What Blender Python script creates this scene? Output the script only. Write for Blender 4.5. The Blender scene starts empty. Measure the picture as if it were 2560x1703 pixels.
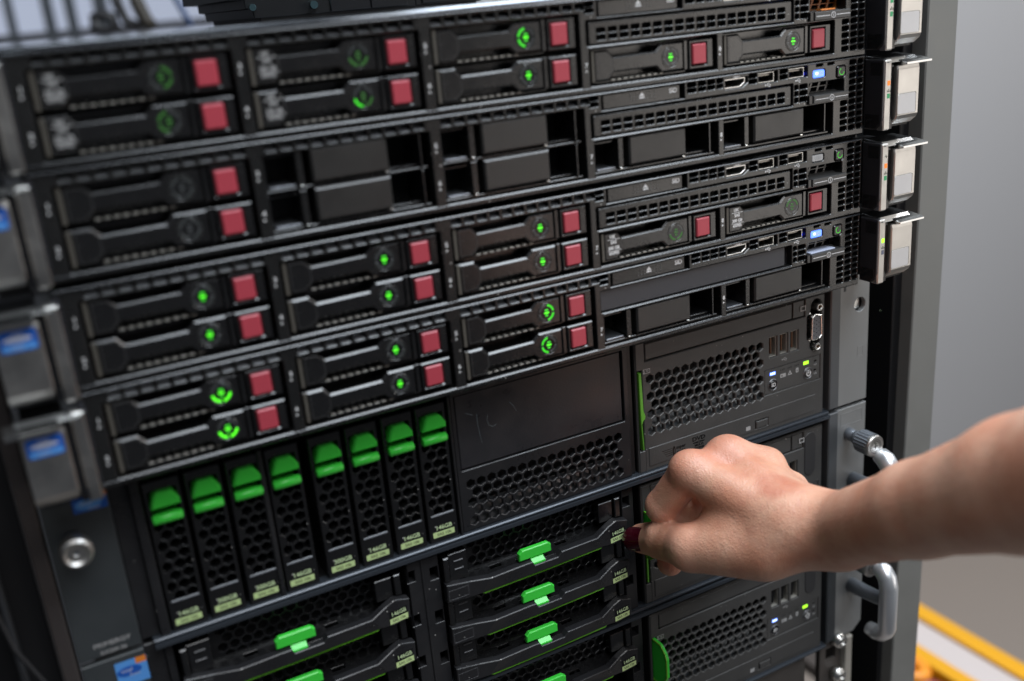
import bpy, bmesh, math, random
import numpy as np
from mathutils import Vector, Matrix
from mathutils.geometry import delaunay_2d_cdt
random.seed(7)
MM = 0.001
S = bpy.context.scene
COL = S.collection
# ------------------------------------------------------------------ camera
cam = bpy.data.cameras.new("camera"); camo = bpy.data.objects.new("camera", cam); COL.objects.link(camo)
cam.sensor_width = 36; cam.lens = 2521.7/2560*36; cam.clip_start = 0.02; cam.clip_end = 60
rx = Vector((0.877807, -0.47175, -0.083104)); ry = Vector((0.223783, 0.250477, 0.941904)); rz = Vector((-0.423528, -0.845407, 0.32544))
M = Matrix(((rx.x, ry.x, rz.x, -0.0871960), (rx.y, ry.y, rz.y, -0.4231110), (rx.z, ry.z, rz.z, 0.0063100), (0, 0, 0, 1)))
camo.matrix_world = M
cam.dof.use_dof = True; cam.dof.focus_distance = 0.588; cam.dof.aperture_fstop = 35.46/8.8; cam.dof.aperture_blades = 9
S.camera = camo
S.view_settings.view_transform = 'Standard'; S.view_settings.look = 'None'; S.view_settings.exposure = 0.22; S.view_settings.gamma = 1
S.render.engine = 'CYCLES'; S.cycles.max_bounces = 8
# ------------------------------------------------------------------ room light
W = bpy.data.worlds.new("World"); S.world = W; W.use_nodes = True
W.node_tree.nodes['Background'].inputs[0].default_value = (0.62, 0.66, 0.75, 1)
W.node_tree.nodes['Background'].inputs[1].default_value = 0.06
def area(name, loc, target, size, power, color, sy=None):
    l = bpy.data.lights.new(name, 'AREA'); l.energy = power; l.color = color; l.size = size
    if sy: l.shape = 'RECTANGLE'; l.size_y = sy
    o = bpy.data.objects.new(name, l); COL.objects.link(o); o.location = loc
    o.rotation_euler = (Vector(target)-Vector(loc)).to_track_quat('-Z', 'Y').to_euler(); return o
area("ceiling_light", (0.80, -0.16, 1.35), (0.65, -0.12, -0.2), 1.9, 60, (0.84, 0.92, 1.0), 1.1)
area("front_fill_light", (0.0, -1.7, 1.75), (0.15, 0, -0.15), 1.2, 19, (0.97, 0.98, 1.0))  # fill light added to lift the diffuse colours on fronts and hand
area("room_light", (1.7, -1.35, -0.15), (0.3, 0, -0.25), 1.1, 6.5, (1.0, 0.93, 0.86), 1.2)
area("window_light", (-0.9, 0.9, 1.5), (0.1, 0.2, 0), 1.0, 9, (0.85, 0.92, 1.0))
area("wall_fill_light", (2.6, -0.2, 1.2), (2.9, 2.0, -0.6), 1.0, 34, (1.0, 0.97, 0.95))  # added fill out of view, brightens the grey wall

# ------------------------------------------------------------------ materials
MATS = {}
def mat(name, col, rough=0.4, metal=0.0, bump=0.0, bscale=900, dust=0.0, emis=0.0, smudge=0.0, brushed=False, coat=0.0, spec=None, sss=0.0, edge=False):
    if name in MATS: return MATS[name]
    m = bpy.data.materials.new(name); m.use_nodes = True; n = m.node_tree.nodes; L = m.node_tree.links
    b = n['Principled BSDF']; c = (*col, 1)
    b.inputs['Base Color'].default_value = c; b.inputs['Roughness'].default_value = rough; b.inputs['Metallic'].default_value = metal
    if coat: b.inputs['Coat Weight'].default_value = coat; b.inputs['Coat Roughness'].default_value = 0.08
    if spec is not None: b.inputs['Specular IOR Level'].default_value = spec
    if emis: b.inputs['Emission Color'].default_value = c; b.inputs['Emission Strength'].default_value = emis
    tc = n.new('ShaderNodeTexCoord').outputs['Object']
    if bump:
        t = n.new('ShaderNodeTexNoise'); t.inputs['Scale'].default_value = bscale; t.inputs['Detail'].default_value = 3
        L.new(tc, t.inputs['Vector'])
        if brushed:
            mp = n.new('ShaderNodeMapping'); mp.inputs['Scale'].default_value = (1, 1, 0.04); L.new(tc, mp.inputs['Vector']); L.new(mp.outputs[0], t.inputs['Vector'])
        bp = n.new('ShaderNodeBump'); bp.inputs['Strength'].default_value = bump; bp.inputs['Distance'].default_value = 0.0004
        L.new(t.outputs['Fac'], bp.inputs['Height']); L.new(bp.outputs[0], b.inputs['Normal'])
    cur = None
    if smudge:
        t = n.new('ShaderNodeTexNoise'); t.inputs['Scale'].default_value = 38; t.inputs['Detail'].default_value = 6; t.inputs['Roughness'].default_value = 0.65
        L.new(tc, t.inputs['Vector'])
        r = n.new('ShaderNodeMapRange'); r.inputs['From Min'].default_value = 0.35; r.inputs['From Max'].default_value = 0.75
        r.inputs['To Min'].default_value = max(0.05, rough-smudge*0.5); r.inputs['To Max'].default_value = min(1, rough+smudge)
        L.new(t.outputs['Fac'], r.inputs['Value']); L.new(r.outputs[0], b.inputs['Roughness'])
        mx = n.new('ShaderNodeMix'); mx.data_type = 'RGBA'; mx.inputs['A'].default_value = c
        mx.inputs['B'].default_value = tuple(min(1, x*1.3+0.004) for x in col)+(1,)
        L.new(t.outputs['Fac'], mx.inputs['Factor']); cur = mx.outputs['Result']; L.new(cur, b.inputs['Base Color'])
    if dust:
        v = n.new('ShaderNodeTexVoronoi'); v.inputs['Scale'].default_value = 260; v.inputs['Randomness'].default_value = 1; L.new(tc, v.inputs['Vector'])
        lt = n.new('ShaderNodeMath'); lt.operation = 'LESS_THAN'; L.new(v.outputs['Distance'], lt.inputs[0])
        ml = n.new('ShaderNodeMath'); ml.operation = 'MULTIPLY'; ml.inputs[1].default_value = 0.10*dust; sp = n.new('ShaderNodeSeparateColor'); L.new(v.outputs['Color'], sp.inputs[0])
        pw = n.new('ShaderNodeMath'); pw.operation = 'POWER'; pw.inputs[1].default_value = 4; L.new(sp.outputs[0], pw.inputs[0]); L.new(pw.outputs[0], ml.inputs[0]); L.new(ml.outputs[0], lt.inputs[1])
        mx = n.new('ShaderNodeMix'); mx.data_type = 'RGBA'; mx.inputs['A'].default_value = c; mx.inputs['B'].default_value = (0.45, 0.44, 0.42, 1)
        if cur: L.new(cur, mx.inputs['A'])
        L.new(lt.outputs[0], mx.inputs['Factor']); L.new(mx.outputs['Result'], b.inputs['Base Color'])
    MATS[name] = m; return m
BEZ = mat('bezel_black_plastic', (0.0085, 0.0085, 0.0085), 0.26, bump=0.2, bscale=1500, dust=1.3, smudge=0.12, spec=.8)
CAR = mat('carrier_black_plastic', (0.006, 0.006, 0.0065), 0.24, bump=0.15, bscale=1600, dust=1.3, smudge=0.10, spec=.9)
PLT = mat('painted_blank_steel', (0.017, 0.0165, 0.016), 0.34, bump=0.3, bscale=2200, dust=1.3, smudge=0.1, spec=.8)
GLOSS = mat('gloss_black_plastic', (0.008, 0.008, 0.009), 0.2, smudge=0.1)
DARK = mat('bay_interior_black', (0.006, 0.006, 0.007), 0.6)
SHEET = mat('dark_zinc_sheet', (0.20, 0.21, 0.23), 0.32, metal=0.85, bump=0.2, smudge=0.2)
STEEL = mat('bare_steel', (0.62, 0.62, 0.60), 0.28, metal=1.0, bump=0.1, smudge=0.15)
DULL = mat('dull_grey_metal', (0.34, 0.33, 0.30), 0.45, metal=0.5, smudge=0.2)
TAN = mat('tan_plastic', (0.085, 0.078, 0.066), 0.45)
RED = mat('maroon_button_plastic', (0.46, 0.058, 0.082), 0.36, bump=0.1, bscale=2500)
WHT = mat('white_print', (0.80, 0.80, 0.80), 0.6)
GRYP = mat('grey_print', (0.38, 0.38, 0.38), 0.6)
ORG = mat('orange_plastic', (0.75, 0.22, 0.03), 0.45)
SILV = mat('satin_silver', (0.50, 0.49, 0.47), 0.36, metal=1.0, bump=0.12, bscale=3000, smudge=0.12)
SILD = mat('satin_silver_plate', (0.70, 0.69, 0.69), 0.42, metal=0.3, bump=0.3, bscale=3500)
FUJ = mat('graphite_plastic', (0.050, 0.049, 0.048), 0.36, bump=0.25, bscale=1500, dust=1, smudge=0.15)
FUJD = mat('charcoal_plastic', (0.014, 0.014, 0.0155), 0.33, bump=0.2, bscale=1500, dust=1, smudge=0.2)
EARF = mat('grey_ear_steel', (0.22, 0.225, 0.225), 0.42, metal=0.4, bump=0.15, smudge=0.2)
EARD = mat('dark_ear_steel', (0.05, 0.055, 0.06), 0.42, metal=0.4, bump=0.15, smudge=0.2)
GRN = mat('green_plastic', (0.055, 0.66, 0.06), 0.26, bump=0.1, spec=0.5)
GRNL = mat('lime_plastic', (0.16, 0.48, 0.03), 0.35)
LABG = mat('pale_green_label', (0.58, 0.74, 0.34), 0.5)
TXTG = mat('label_green_print', (0.62, 0.78, 0.44), 0.5)
LABT = mat('label_dark_print', (0.03, 0.05, 0.02), 0.5)
BLU = mat('blue_sticker', (0.015, 0.10, 0.45), 0.35); BLUL = mat('pale_blue_sticker', (0.10, 0.32, 0.75), 0.35); STK = mat('white_sticker', (0.5, 0.55, 0.7), 0.4)
ALU = mat('cast_aluminium', (0.74, 0.76, 0.79), 0.30, metal=0.75, bump=0.2, bscale=2500)
ALUD = mat('grey_anodised', (0.22, 0.24, 0.27), 0.4, metal=0.6, bump=0.2)
POST = mat('rack_post_paint', (0.175, 0.175, 0.165), 0.5, metal=0.2, bump=0.2, bscale=1200, smudge=0.15)
RACKB = mat('rack_black', (0.008, 0.008, 0.009), 0.45)
LEDON = mat('led_green_on', (0.10, 1.0, 0.02), 0.4, emis=0.85); LEDDIM = mat('led_green_dim', (0.03, 0.12, 0.02), 0.4, emis=0.25); LEDOFF = mat('led_lens_off', (0.055, 0.06, 0.06), 0.2)
LEDMID = mat('led_green_mid', (0.04, 0.55, 0.02), 0.4, emis=0.7)
LEDBL = mat('led_blue', (0.10, 0.22, 1.0), 0.3, emis=1.8); LEDBW = mat('led_blue_core', (0.55, 0.7, 1.0), 0.3, emis=2.2)
LEDOR = mat('led_orange', (0.9, 0.22, 0.02), 0.4, emis=0.45); LEDGP = mat('led_green_print', (0.03, 0.32, 0.12), 0.4, emis=0.15); LEDLIME = mat('led_lime', (0.40, 1.0, 0.03), 0.4, emis=1.2)
LENS = mat('clear_lens_grey', (0.05, 0.052, 0.05), 0.12, coat=0.6)
COPPER = mat('copper_contact', (0.13, 0.075, 0.05), 0.35, metal=1.0)
HEXB = mat('blue_grey_inner_sheet', (0.12, 0.14, 0.16), 0.35, metal=0.4, bump=0.2)
GUN = mat('gunmetal_blank', (0.062, 0.064, 0.072), 0.4, metal=0.25, bump=0.3, bscale=2500, dust=1)

# ------------------------------------------------------------------ mesh tools (all lengths in millimetres)
def area2(p): return sum(p[i][0]*p[(i+1) % len(p)][1]-p[(i+1) % len(p)][0]*p[i][1] for i in range(len(p)))
def inset(p, c):                                    # moves every side to its left by c
    n = len(p); o = []
    for i in range(n):
        a, b, d = p[i-1], p[i], p[(i+1) % n]
        ux, uy = b[0]-a[0], b[1]-a[1]; l = math.hypot(ux, uy) or 1; ux /= l; uy /= l
        vx, vy = d[0]-b[0], d[1]-b[1]; l = math.hypot(vx, vy) or 1; vx /= l; vy /= l
        nx, ny = -uy-vy, ux+vx; k = 1-(-uy*-vy+ux*vx)*-1
        k = 1+(ux*vx+uy*vy)
        if k < 0.2: k = 0.2
        o.append((b[0]+nx*c/k, b[1]+ny*c/k))
    return o
def inpoly(x, y, p):
    r = False; n = len(p); j = n-1
    for i in range(n):
        if (p[i][1] > y) != (p[j][1] > y) and x < (p[j][0]-p[i][0])*(y-p[i][1])/(p[j][1]-p[i][1])+p[i][0]: r = not r
        j = i
    return r
def rect(x0, z0, x1, z1): 
    if x1 < x0: x0, x1 = x1, x0
    if z1 < z0: z0, z1 = z1, z0
    return [(x0, z0), (x1, z0), (x1, z1), (x0, z1)]
def rrect(x0, z0, x1, z1, r, n=3):
    if x1 < x0: x0, x1 = x1, x0
    if z1 < z0: z0, z1 = z1, z0
    o = []
    for cx, cz, a in ((x1-r, z0+r, -90), (x1-r, z1-r, 0), (x0+r, z1-r, 90), (x0+r, z0+r, 180)):
        for i in range(n+1):
            t = math.radians(a+90*i/n); o.append((cx+r*math.cos(t), cz+r*math.sin(t)))
    return o
def circ(x, z, r, n=24, rz=None): return [(x+r*math.cos(2*math.pi*i/n), z+(rz or r)*math.sin(2*math.pi*i/n)) for i in range(n)]
def hexa(x, z, r): return [(x+r*math.cos(math.radians(30+60*i)), z+r*math.sin(math.radians(30+60*i))) for i in range(6)]
FRONT = lambda x, y, z: (x, y, z)
class MB:
    def __init__(s, T=FRONT): s.v = []; s.f = []; s.T = T; s.sm = []
    def _v(s, x, y, z): s.v.append(s.T(x, y, z)); return len(s.v)-1
    def plate(s, outer, holes=(), y0=0, y1=2, c=0.3, back=False, hc=None, T=None):
        old = s.T
        if T: s.T = T
        if area2(outer) < 0: outer = outer[::-1]
        hs = [h[::-1] if area2(h) > 0 else h for h in holes]
        loops = [outer]+hs; cs = [c]+[c if hc is None else hc]*len(hs)
        ins = [inset(p, k) if k else list(p) for p, k in zip(loops, cs)]
        for side in ((0, 1) if back else (0,)):
            src = ins if side == 0 else loops; y = y0 if side == 0 else y1
            vs = []; es = []
            for p in src:
                b = len(vs); vs += [Vector(q) for q in p]; es += [(b+i, b+(i+1) % len(p)) for i in range(len(p))]
            if len(src) == 1 and len(outer) <= 4: vv = vs; tris = [tuple(range(len(vs)))]
            else:
                vv, _, tr, *_ = delaunay_2d_cdt(vs, es, [], 0, 1e-5)
                bb = [(min(q[0] for q in h), max(q[0] for q in h), min(q[1] for q in h), max(q[1] for q in h)) for h in src]
                tris = []
                for t in tr:
                    x = sum(vv[i][0] for i in t)/3; z = sum(vv[i][1] for i in t)/3
                    if not inpoly(x, z, src[0]): continue
                    if any(bb[k][0] < x < bb[k][1] and bb[k][2] < z < bb[k][3] and inpoly(x, z, src[k]) for k in range(1, len(src))): continue
                    tris.append(t)
            idx = [s._v(q[0], y, q[1]) for q in vv]
            for t in tris: s.f.append([idx[i] for i in (t if side == 0 else t[::-1])])
        for p, q, k in zip(ins, loops, cs):
            n = len(p); a = [s._v(u[0], y0, u[1]) for u in p]; d = [s._v(u[0], y1, u[1]) for u in q]
            if k:
                b = [s._v(u[0], y0+k, u[1]) for u in q]
                for i in range(n):
                    j = (i+1) % n; s.f.append([a[j], a[i], b[i], b[j]])
            else: b = a
            for i in range(n):
                j = (i+1) % n; s.f.append([b[j], b[i], d[i], d[j]])
        s.T = old; return s
    def box(s, x0, x1, y0, y1, z0, z1, c=0.2): return s.plate(rect(x0, z0, x1, z1), (), y0, y1, c, back=True)
    def tube(s, path, r, n=16, cap=True, smooth=True):
        rs = r if isinstance(r, (list, tuple)) else [r]*len(path); P = [Vector(p) for p in path]; rings = []; up = None
        for i, p in enumerate(P):
            d = (P[min(i+1, len(P)-1)]-P[max(i-1, 0)]).normalized()
            if up is None: up = d.orthogonal().normalized()
            up = (up-d*up.dot(d)).normalized(); w = d.cross(up)
            rings.append([s._v(*(p+(up*math.cos(2*math.pi*k/n)+w*math.sin(2*math.pi*k/n))*rs[i])) for k in range(n)])
        for a, b in zip(rings, rings[1:]):
            for k in range(n):
                s.sm.append(len(s.f)); s.f.append([a[k], a[(k+1) % n], b[(k+1) % n], b[k]])
        if cap: s.f.append(rings[0][::-1]); s.f.append(rings[-1])
        return s
    def build(s, name, m, parent=None, label=None, kind=None, tag=None):
        off = Vector((0, 0, 0))
        q = parent
        while q is not None: off += q.location; q = q.parent
        off /= MM
        if tag and parent is None:                   # single-mesh thing: own origin at its base centre
            A = np.array(s.v); off = Vector(((A[:, 0].min()+A[:, 0].max())/2, (A[:, 1].min()+A[:, 1].max())/2, A[:, 2].min()))
        me = bpy.data.meshes.new(name); me.from_pydata([((v[0]-off.x)*MM, (v[1]-off.y)*MM, (v[2]-off.z)*MM) for v in s.v], [], s.f); me.update()
        me.materials.append(m)
        if s.sm:
            fl = np.zeros(len(me.polygons), bool); fl[s.sm] = True; me.polygons.foreach_set('use_smooth', fl)
        o = bpy.data.objects.new(name, me); COL.objects.link(o)
        if parent is not None: o.parent = parent
        else: o.location = off*MM
        if label: o['label'] = label
        if kind: o['kind'] = kind
        if tag: o['label'], o['category'] = tag[:2]; 
        if tag and len(tag) > 2: o['group'] = tag[2]
        return o
def thing(name, label, cat, loc=(0, 0, 0), group=None):
    o = bpy.data.objects.new(name, None); COL.objects.link(o); o.empty_display_size = 0.01
    o.location = Vector(loc)*MM; o['label'] = label; o['category'] = cat
    if group: o['group'] = group
    return o
def text(s, x, y, z, size, m, parent, name='lettering', align='CENTER', sx=1.0, rot=0.0, off=0.0, face='F', ext=0.01):
    cu = bpy.data.curves.new('txt', 'FONT'); cu.body = s; cu.size = size; cu.align_x = align; cu.align_y = 'CENTER'; cu.extrude = ext; cu.offset = off; cu.resolution_u = 3
    t = bpy.data.objects.new('txt', cu); COL.objects.link(t); dg = bpy.context.evaluated_depsgraph_get()
    me = bpy.data.meshes.new_from_object(t.evaluated_get(dg)); bpy.data.objects.remove(t)
    po = Vector((0, 0, 0)); q = parent
    while q is not None: po += q.location; q = q.parent
    po /= MM; ca, sa = math.cos(rot), math.sin(rot)
    for v in me.vertices:
        a, b, c = v.co; a *= sx; a, b = a*ca-b*sa, a*sa+b*ca
        p = (x+a, y-c, z+b) if face == 'F' else (x+c, y-a, z+b)
        v.co = ((p[0]-po.x)*MM, (p[1]-po.y)*MM, (p[2]-po.z)*MM)
    me.materials.clear(); me.materials.append(m); me.name = name
    o = bpy.data.objects.new(name, me); COL.objects.link(o); o.parent = parent; return o
def kids(o): return [c for c in KID.get(o, [])]
def copy_tree(o, parent=None, loc=None):
    c = o.copy(); COL.objects.link(c)
    if parent is not None: c.parent = parent
    if loc is not None: c.location = Vector(loc)*MM
    for k in [x for x in ALLKIDS(o)]: copy_tree(k, c)
    return c
def ALLKIDS(o): return list(o.children)

def usb_icon(x, y, z, parent, m=WHT, s=1.0):
    b = MB(); b.plate(circ(x-1.9*s, z, 0.5*s, 10), (), y-0.05, y, 0)
    b.plate([(x-1.9*s, z-.12*s), (x+1.6*s, z-.12*s), (x+1.6*s, z+.12*s), (x-1.9*s, z+.12*s)], (), y-.05, y, 0)
    b.plate([(x+1.5*s, z-.4*s), (x+2.2*s, z), (x+1.5*s, z+.4*s)], (), y-.05, y, 0)
    b.plate([(x-1.0*s, z), (x-.3*s, z+.8*s), (x+.6*s, z+.8*s), (x+.6*s, z+1.0*s), (x-.4*s, z+1.0*s), (x-1.2*s, z+.1*s)], (), y-.05, y, 0)
    b.plate([(x-.4*s, z), (x+.3*s, z-.8*s), (x+1.1*s, z-.8*s), (x+1.1*s, z-1.0*s), (x+.2*s, z-1.0*s), (x-.6*s, z-.1*s)], (), y-.05, y, 0)
    b.plate(circ(x+.8*s, z+.9*s, .3*s, 8), (), y-.05, y, 0); b.plate(rect(x+1.0*s, z-1.25*s, x+1.6*s, z-.65*s), (), y-.05, y, 0)
    return b.build('usb_symbol', m, parent)
def monitor_icon(x, y, z, parent, w=4.0, h=2.6, m=GRYP, bars=False):
    b = MB(); b.plate(rect(x-w/2, z-h/2, x+w/2, z+h/2), [rect(x-w/2+.8, z-h/2+.7, x+w/2-.8, z+h/2-.7)], y-.05, y, 0)
    if bars: b.plate(rect(x-w/2-.9, z-h/2, x-w/2-.5, z+h/2), (), y-.05, y, 0); b.plate(rect(x+w/2+.5, z-h/2, x+w/2+.9, z+h/2), (), y-.05, y, 0)
    return b.build('monitor_symbol', m, parent)

# ================================================================== slim servers
XL, XR = -75.0, 360.4
BASES = [0.0, -43.57, -89.52, -133.22]
CX = [-64.3, 17.5, 99.3, 180.7, 261.3]          # left edge of each drive column
RU, RL = -6.65, -23.7                            # top of the upper and lower drive row
NTH = ['topmost', 'second', 'third', 'fourth']

HND = [(1.5, 0), (9.6, 0), (12.8, -3.6), (38, -3.4), (41.3, -.2), (54.8, -.3), (54.8, -14), (41, -14), (38, -11), (13, -11), (9.5, -14.4), (1.5, -14.4)]
def make_carrier():
    t = thing('drive_carrier', 'x', 'drive carrier', (0, 0, 0), 'hot swap drives in the slim servers')
    b = MB(); b.box(0, 73.6, 9, 60, -14.6, 0, 0); b.box(0, 1.4, 1.2, 9, -14.5, 0, .1); b.box(3, 57, 2.4, 9, -15.4, -14.7, .1)
    b.box(41, 54.5, 3, 9, -14, -1, .1); b.box(73.0, 73.6, 1.5, 9, -14.5, -.3, .1); b.build('carrier_body', CAR, t)
    b = MB()
    for i in range(9): b.box(12+i*3.6, 14.2+i*3.6, 1.9, 5, -14.9, -14.2, .1)
    b.build('spring_contacts', DULL, t)
    MB().box(0, 1.6, .2, 3, -14.6, -.1, .15).build('side_strip', TAN, t)
    h = MB().plate(HND, (), .3, 3, .85, back=True).build('handle', CAR, t)
    b = MB().plate([(3, -1.1), (8.8, -1.1), (12.1, -4.6), (12.1, -10.1), (9.2, -13.5), (3, -13.5)], [[(3.25, -1.35), (8.7, -1.35), (11.85, -4.7), (11.85, -10.0), (9.1, -13.25), (3.25, -13.25)]], .24, .4, 0); b.build('label_outline', mat('faint_outline', (.05, .05, .05), .4), h)
    MB().box(55.3, 57.3, .7, 4, -14.3, -.1, .2).build('hinge_strip', CAR, t)
    k = MB().plate(rect(58, -14.6, 73.3, -.2), [rect(59.6, -12.7, 69.1, -2.1)], .1, 7, .6).build('button_housing', CAR, t)
    MB().plate(rrect(60, -12.3, 68.7, -2.4, .5), (), -.5, 6, .55).build('release_button', RED, k)
    r = MB().plate(circ(46.6, -7.2, 5.2, 36), [circ(46.6, -7.2, 4.9, 36)], .0, 1, .1).build('status_ring', LENS, t)
    MB().plate(circ(46.6, -7.2, 4.85, 36), (), .2, 1, 0).build('ring_lens', GLOSS, r)
    for q in range(4):                            # ring segments: 0 upper right, 1 upper left, 2 lower left, 3 lower right
        a0 = math.radians(90*q+8); a1 = math.radians(90*q+82); n = 8
        o = [(46.6+4.4*math.cos(a0+(a1-a0)*i/n), -7.2+4.4*math.sin(a0+(a1-a0)*i/n)) for i in range(n+1)]
        o += [(46.6+3.3*math.cos(a1-(a1-a0)*i/n), -7.2+3.3*math.sin(a1-(a1-a0)*i/n)) for i in range(n+1)]
        MB().plate(o, (), .08, .6, .1).build('ring_segment', LEDOFF, r)
    for q in range(3):
        z = -5.75-q*1.45; w = (1.05, 1.4, .9)[q]; MB().plate(rrect(46.6-w, z-.42, 46.6+w, z+.42, .4), (), .06, .6, .05).build('disk_symbol', LEDOFF, r)
    return t
proto = make_carrier()
def carrier(s, row, col, ring, disk, printed, label):
    t = copy_tree(proto, loc=(CX[col], .6, BASES[s]+(RU if row == 0 else RL)))
    t['label'] = label
    r = [c for c in t.children if c.name.startswith('status_ring')][0]
    seg = sorted([c for c in r.children if c.name.startswith('ring_segment')], key=lambda c: c.name)
    dk = sorted([c for c in r.children if c.name.startswith('disk_symbol')], key=lambda c: c.name)
    for o, m in list(zip(seg, ring))+list(zip(dk, disk)):
        if m: o.material_slots[0].link = 'OBJECT'; o.material_slots[0].material = m
    if printed:
        h = [c for c in t.children if c.name.startswith('handle')][0]
        x, y, z = CX[col], .83, BASES[s]+(RU if row == 0 else RL)
        for w, dz, sz in (('10K', -2.4, 2.2), ('SAS', -5.3, 2.3), ('300 GB', -8.3, 2.2), ('653955', -11.0, 2.0)):
            text(w, x+7.3 if dz < -3 else x+6.6, y, z+dz, sz*1.06, GRYP if s == 0 else WHT, h, off=.085, sx=.95)
        b = MB()
        for dz, xa, xb in ((-3.8, 3.6, 11.3), (-9.7, 3.6, 11.8)): b.plate(rect(x+xa, z+dz-.1, x+xb, z+dz+.1), (), y-.02, y+.1, 0)
        b.build('printed_rule', WHT, h)
    return t
O, D_, M_, N_ = LEDON, LEDDIM, LEDMID, None
n4 = [N_]*4; on3 = [LEDMID, LEDON, LEDMID]; dm3 = [LEDDIM]*3; of3 = [N_]*3
rn = ['upper', 'lower']; cn = ['leftmost', 'second', 'third', 'fourth', 'rightmost']
spec = {(0, 0, 0): ([D_, N_, N_, D_], dm3, 1), (0, 1, 0): ([N_, D_, D_, N_], dm3, 1), (0, 0, 1): ([N_, N_, D_, D_], dm3, 1), (0, 1, 1): ([N_, N_, M_, D_], dm3, 1),
        (0, 0, 2): ([N_, M_, M_, N_], on3, 0), (0, 1, 2): (n4, on3, 0), (0, 1, 3): (n4, on3, 0), (0, 1, 4): (n4, on3, 0),
        (1, 0, 0): (n4, of3, 0), (1, 1, 0): (n4, of3, 0),
        (2, 0, 0): (n4, on3, 0), (2, 1, 0): (n4, on3, 0), (2, 0, 1): (n4, on3, 0), (2, 1, 1): (n4, on3, 0), (2, 0, 2): (n4, on3, 0), (2, 1, 2): (n4, on3, 0),
        (2, 1, 3): ([N_, N_, D_, D_], dm3, 1), (2, 1, 4): ([D_, D_, N_, N_], dm3, 1),
        (3, 0, 0): ([N_, N_, O, O], on3, 0), (3, 1, 0): ([N_, N_, O, O], on3, 0), (3, 0, 1): (n4, on3, 0), (3, 1, 1): (n4, on3, 0),
        (3, 0, 2): ([M_, N_, N_, M_], on3, 0), (3, 1, 2): ([N_, M_, M_, N_], on3, 0)}
for (s, r, c), (ring, disk, pr) in spec.items():
    lit = 'unlit ring' if disk is of3 else ('dim green ring' if disk is dm3 else ('green centre light' if ring is n4 else 'green lit arc'))
    where = f"{rn[r]} row, {cn[c]} column" if c < 3 else f"{cn[c]} bay"
    carrier(s, r, c, ring, disk, pr, f"red-button drive, {lit}, {where}, {NTH[s]} slim server")
for o in [proto]+[x for x in proto.children]+[y for x in proto.children for y in x.children]: bpy.data.objects.remove(o, do_unlink=True)

def make_blank():
    t = thing('blank_cover', 'x', 'drive blank', (0, 0, 0), 'empty bay covers in the slim servers')
    MB().plate(rect(19.3, -13.6, 54.7, .9), (), -.2, 6, .9, back=True).build('cover_plate', PLT, t)
    b = MB(); b.box(12.8, 15.8, .2, 14, -14, 1.0, .25); b.build('rib', BEZ, t)
    b = MB(); b.box(-1, 73.4, 1.0, 20, -15.6, -14.6, .2); b.box(-1, 12.8, 3, 20, -1.0, -.2, .1); b.box(54.7, 70, 4, 20, -14.2, -13.3, .2); b.box(70, 71, .6, 20, -14.4, 1, .2); b.box(-1.4, -.6, .8, 20, -14.4, 1, .2)
    b.build('tray', CAR, t); MB().box(1, 12, 2, 18, -14.5, -13.4, .2).build('ledge', SHEET, t)
    MB().box(-1, 73, 20, 21, -15, 1, 0).build('back_panel', DARK, t)
    MB().plate(circ(53.3, -14.0, .9, 10, .45), (), .2, .8, .1).build('clip', STEEL, t); MB().plate(circ(14.4, -14.3, .8, 10, .4), (), .1, .8, .1).build('clip', STEEL, t)
    return t
bl = make_blank(); first = True
for s, r, c in [(1, 0, 1), (1, 1, 1), (1, 0, 2), (1, 1, 2), (1, 1, 3), (1, 1, 4), (3, 1, 3), (3, 1, 4)]:
    z = BASES[s]+(RU if r == 0 else RL)
    if first: t = bl; t.location = Vector((CX[c], .6, z))*MM; first = False
    else: t = copy_tree(bl, loc=(CX[c], .6, z))
    where = f"{rn[r]} row, {cn[c]} column" if c < 3 else f"{cn[c]} bay"
    t['label'] = f"plain black blanking plate with open pockets each side, {where}, {NTH[s]} slim server"

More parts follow.
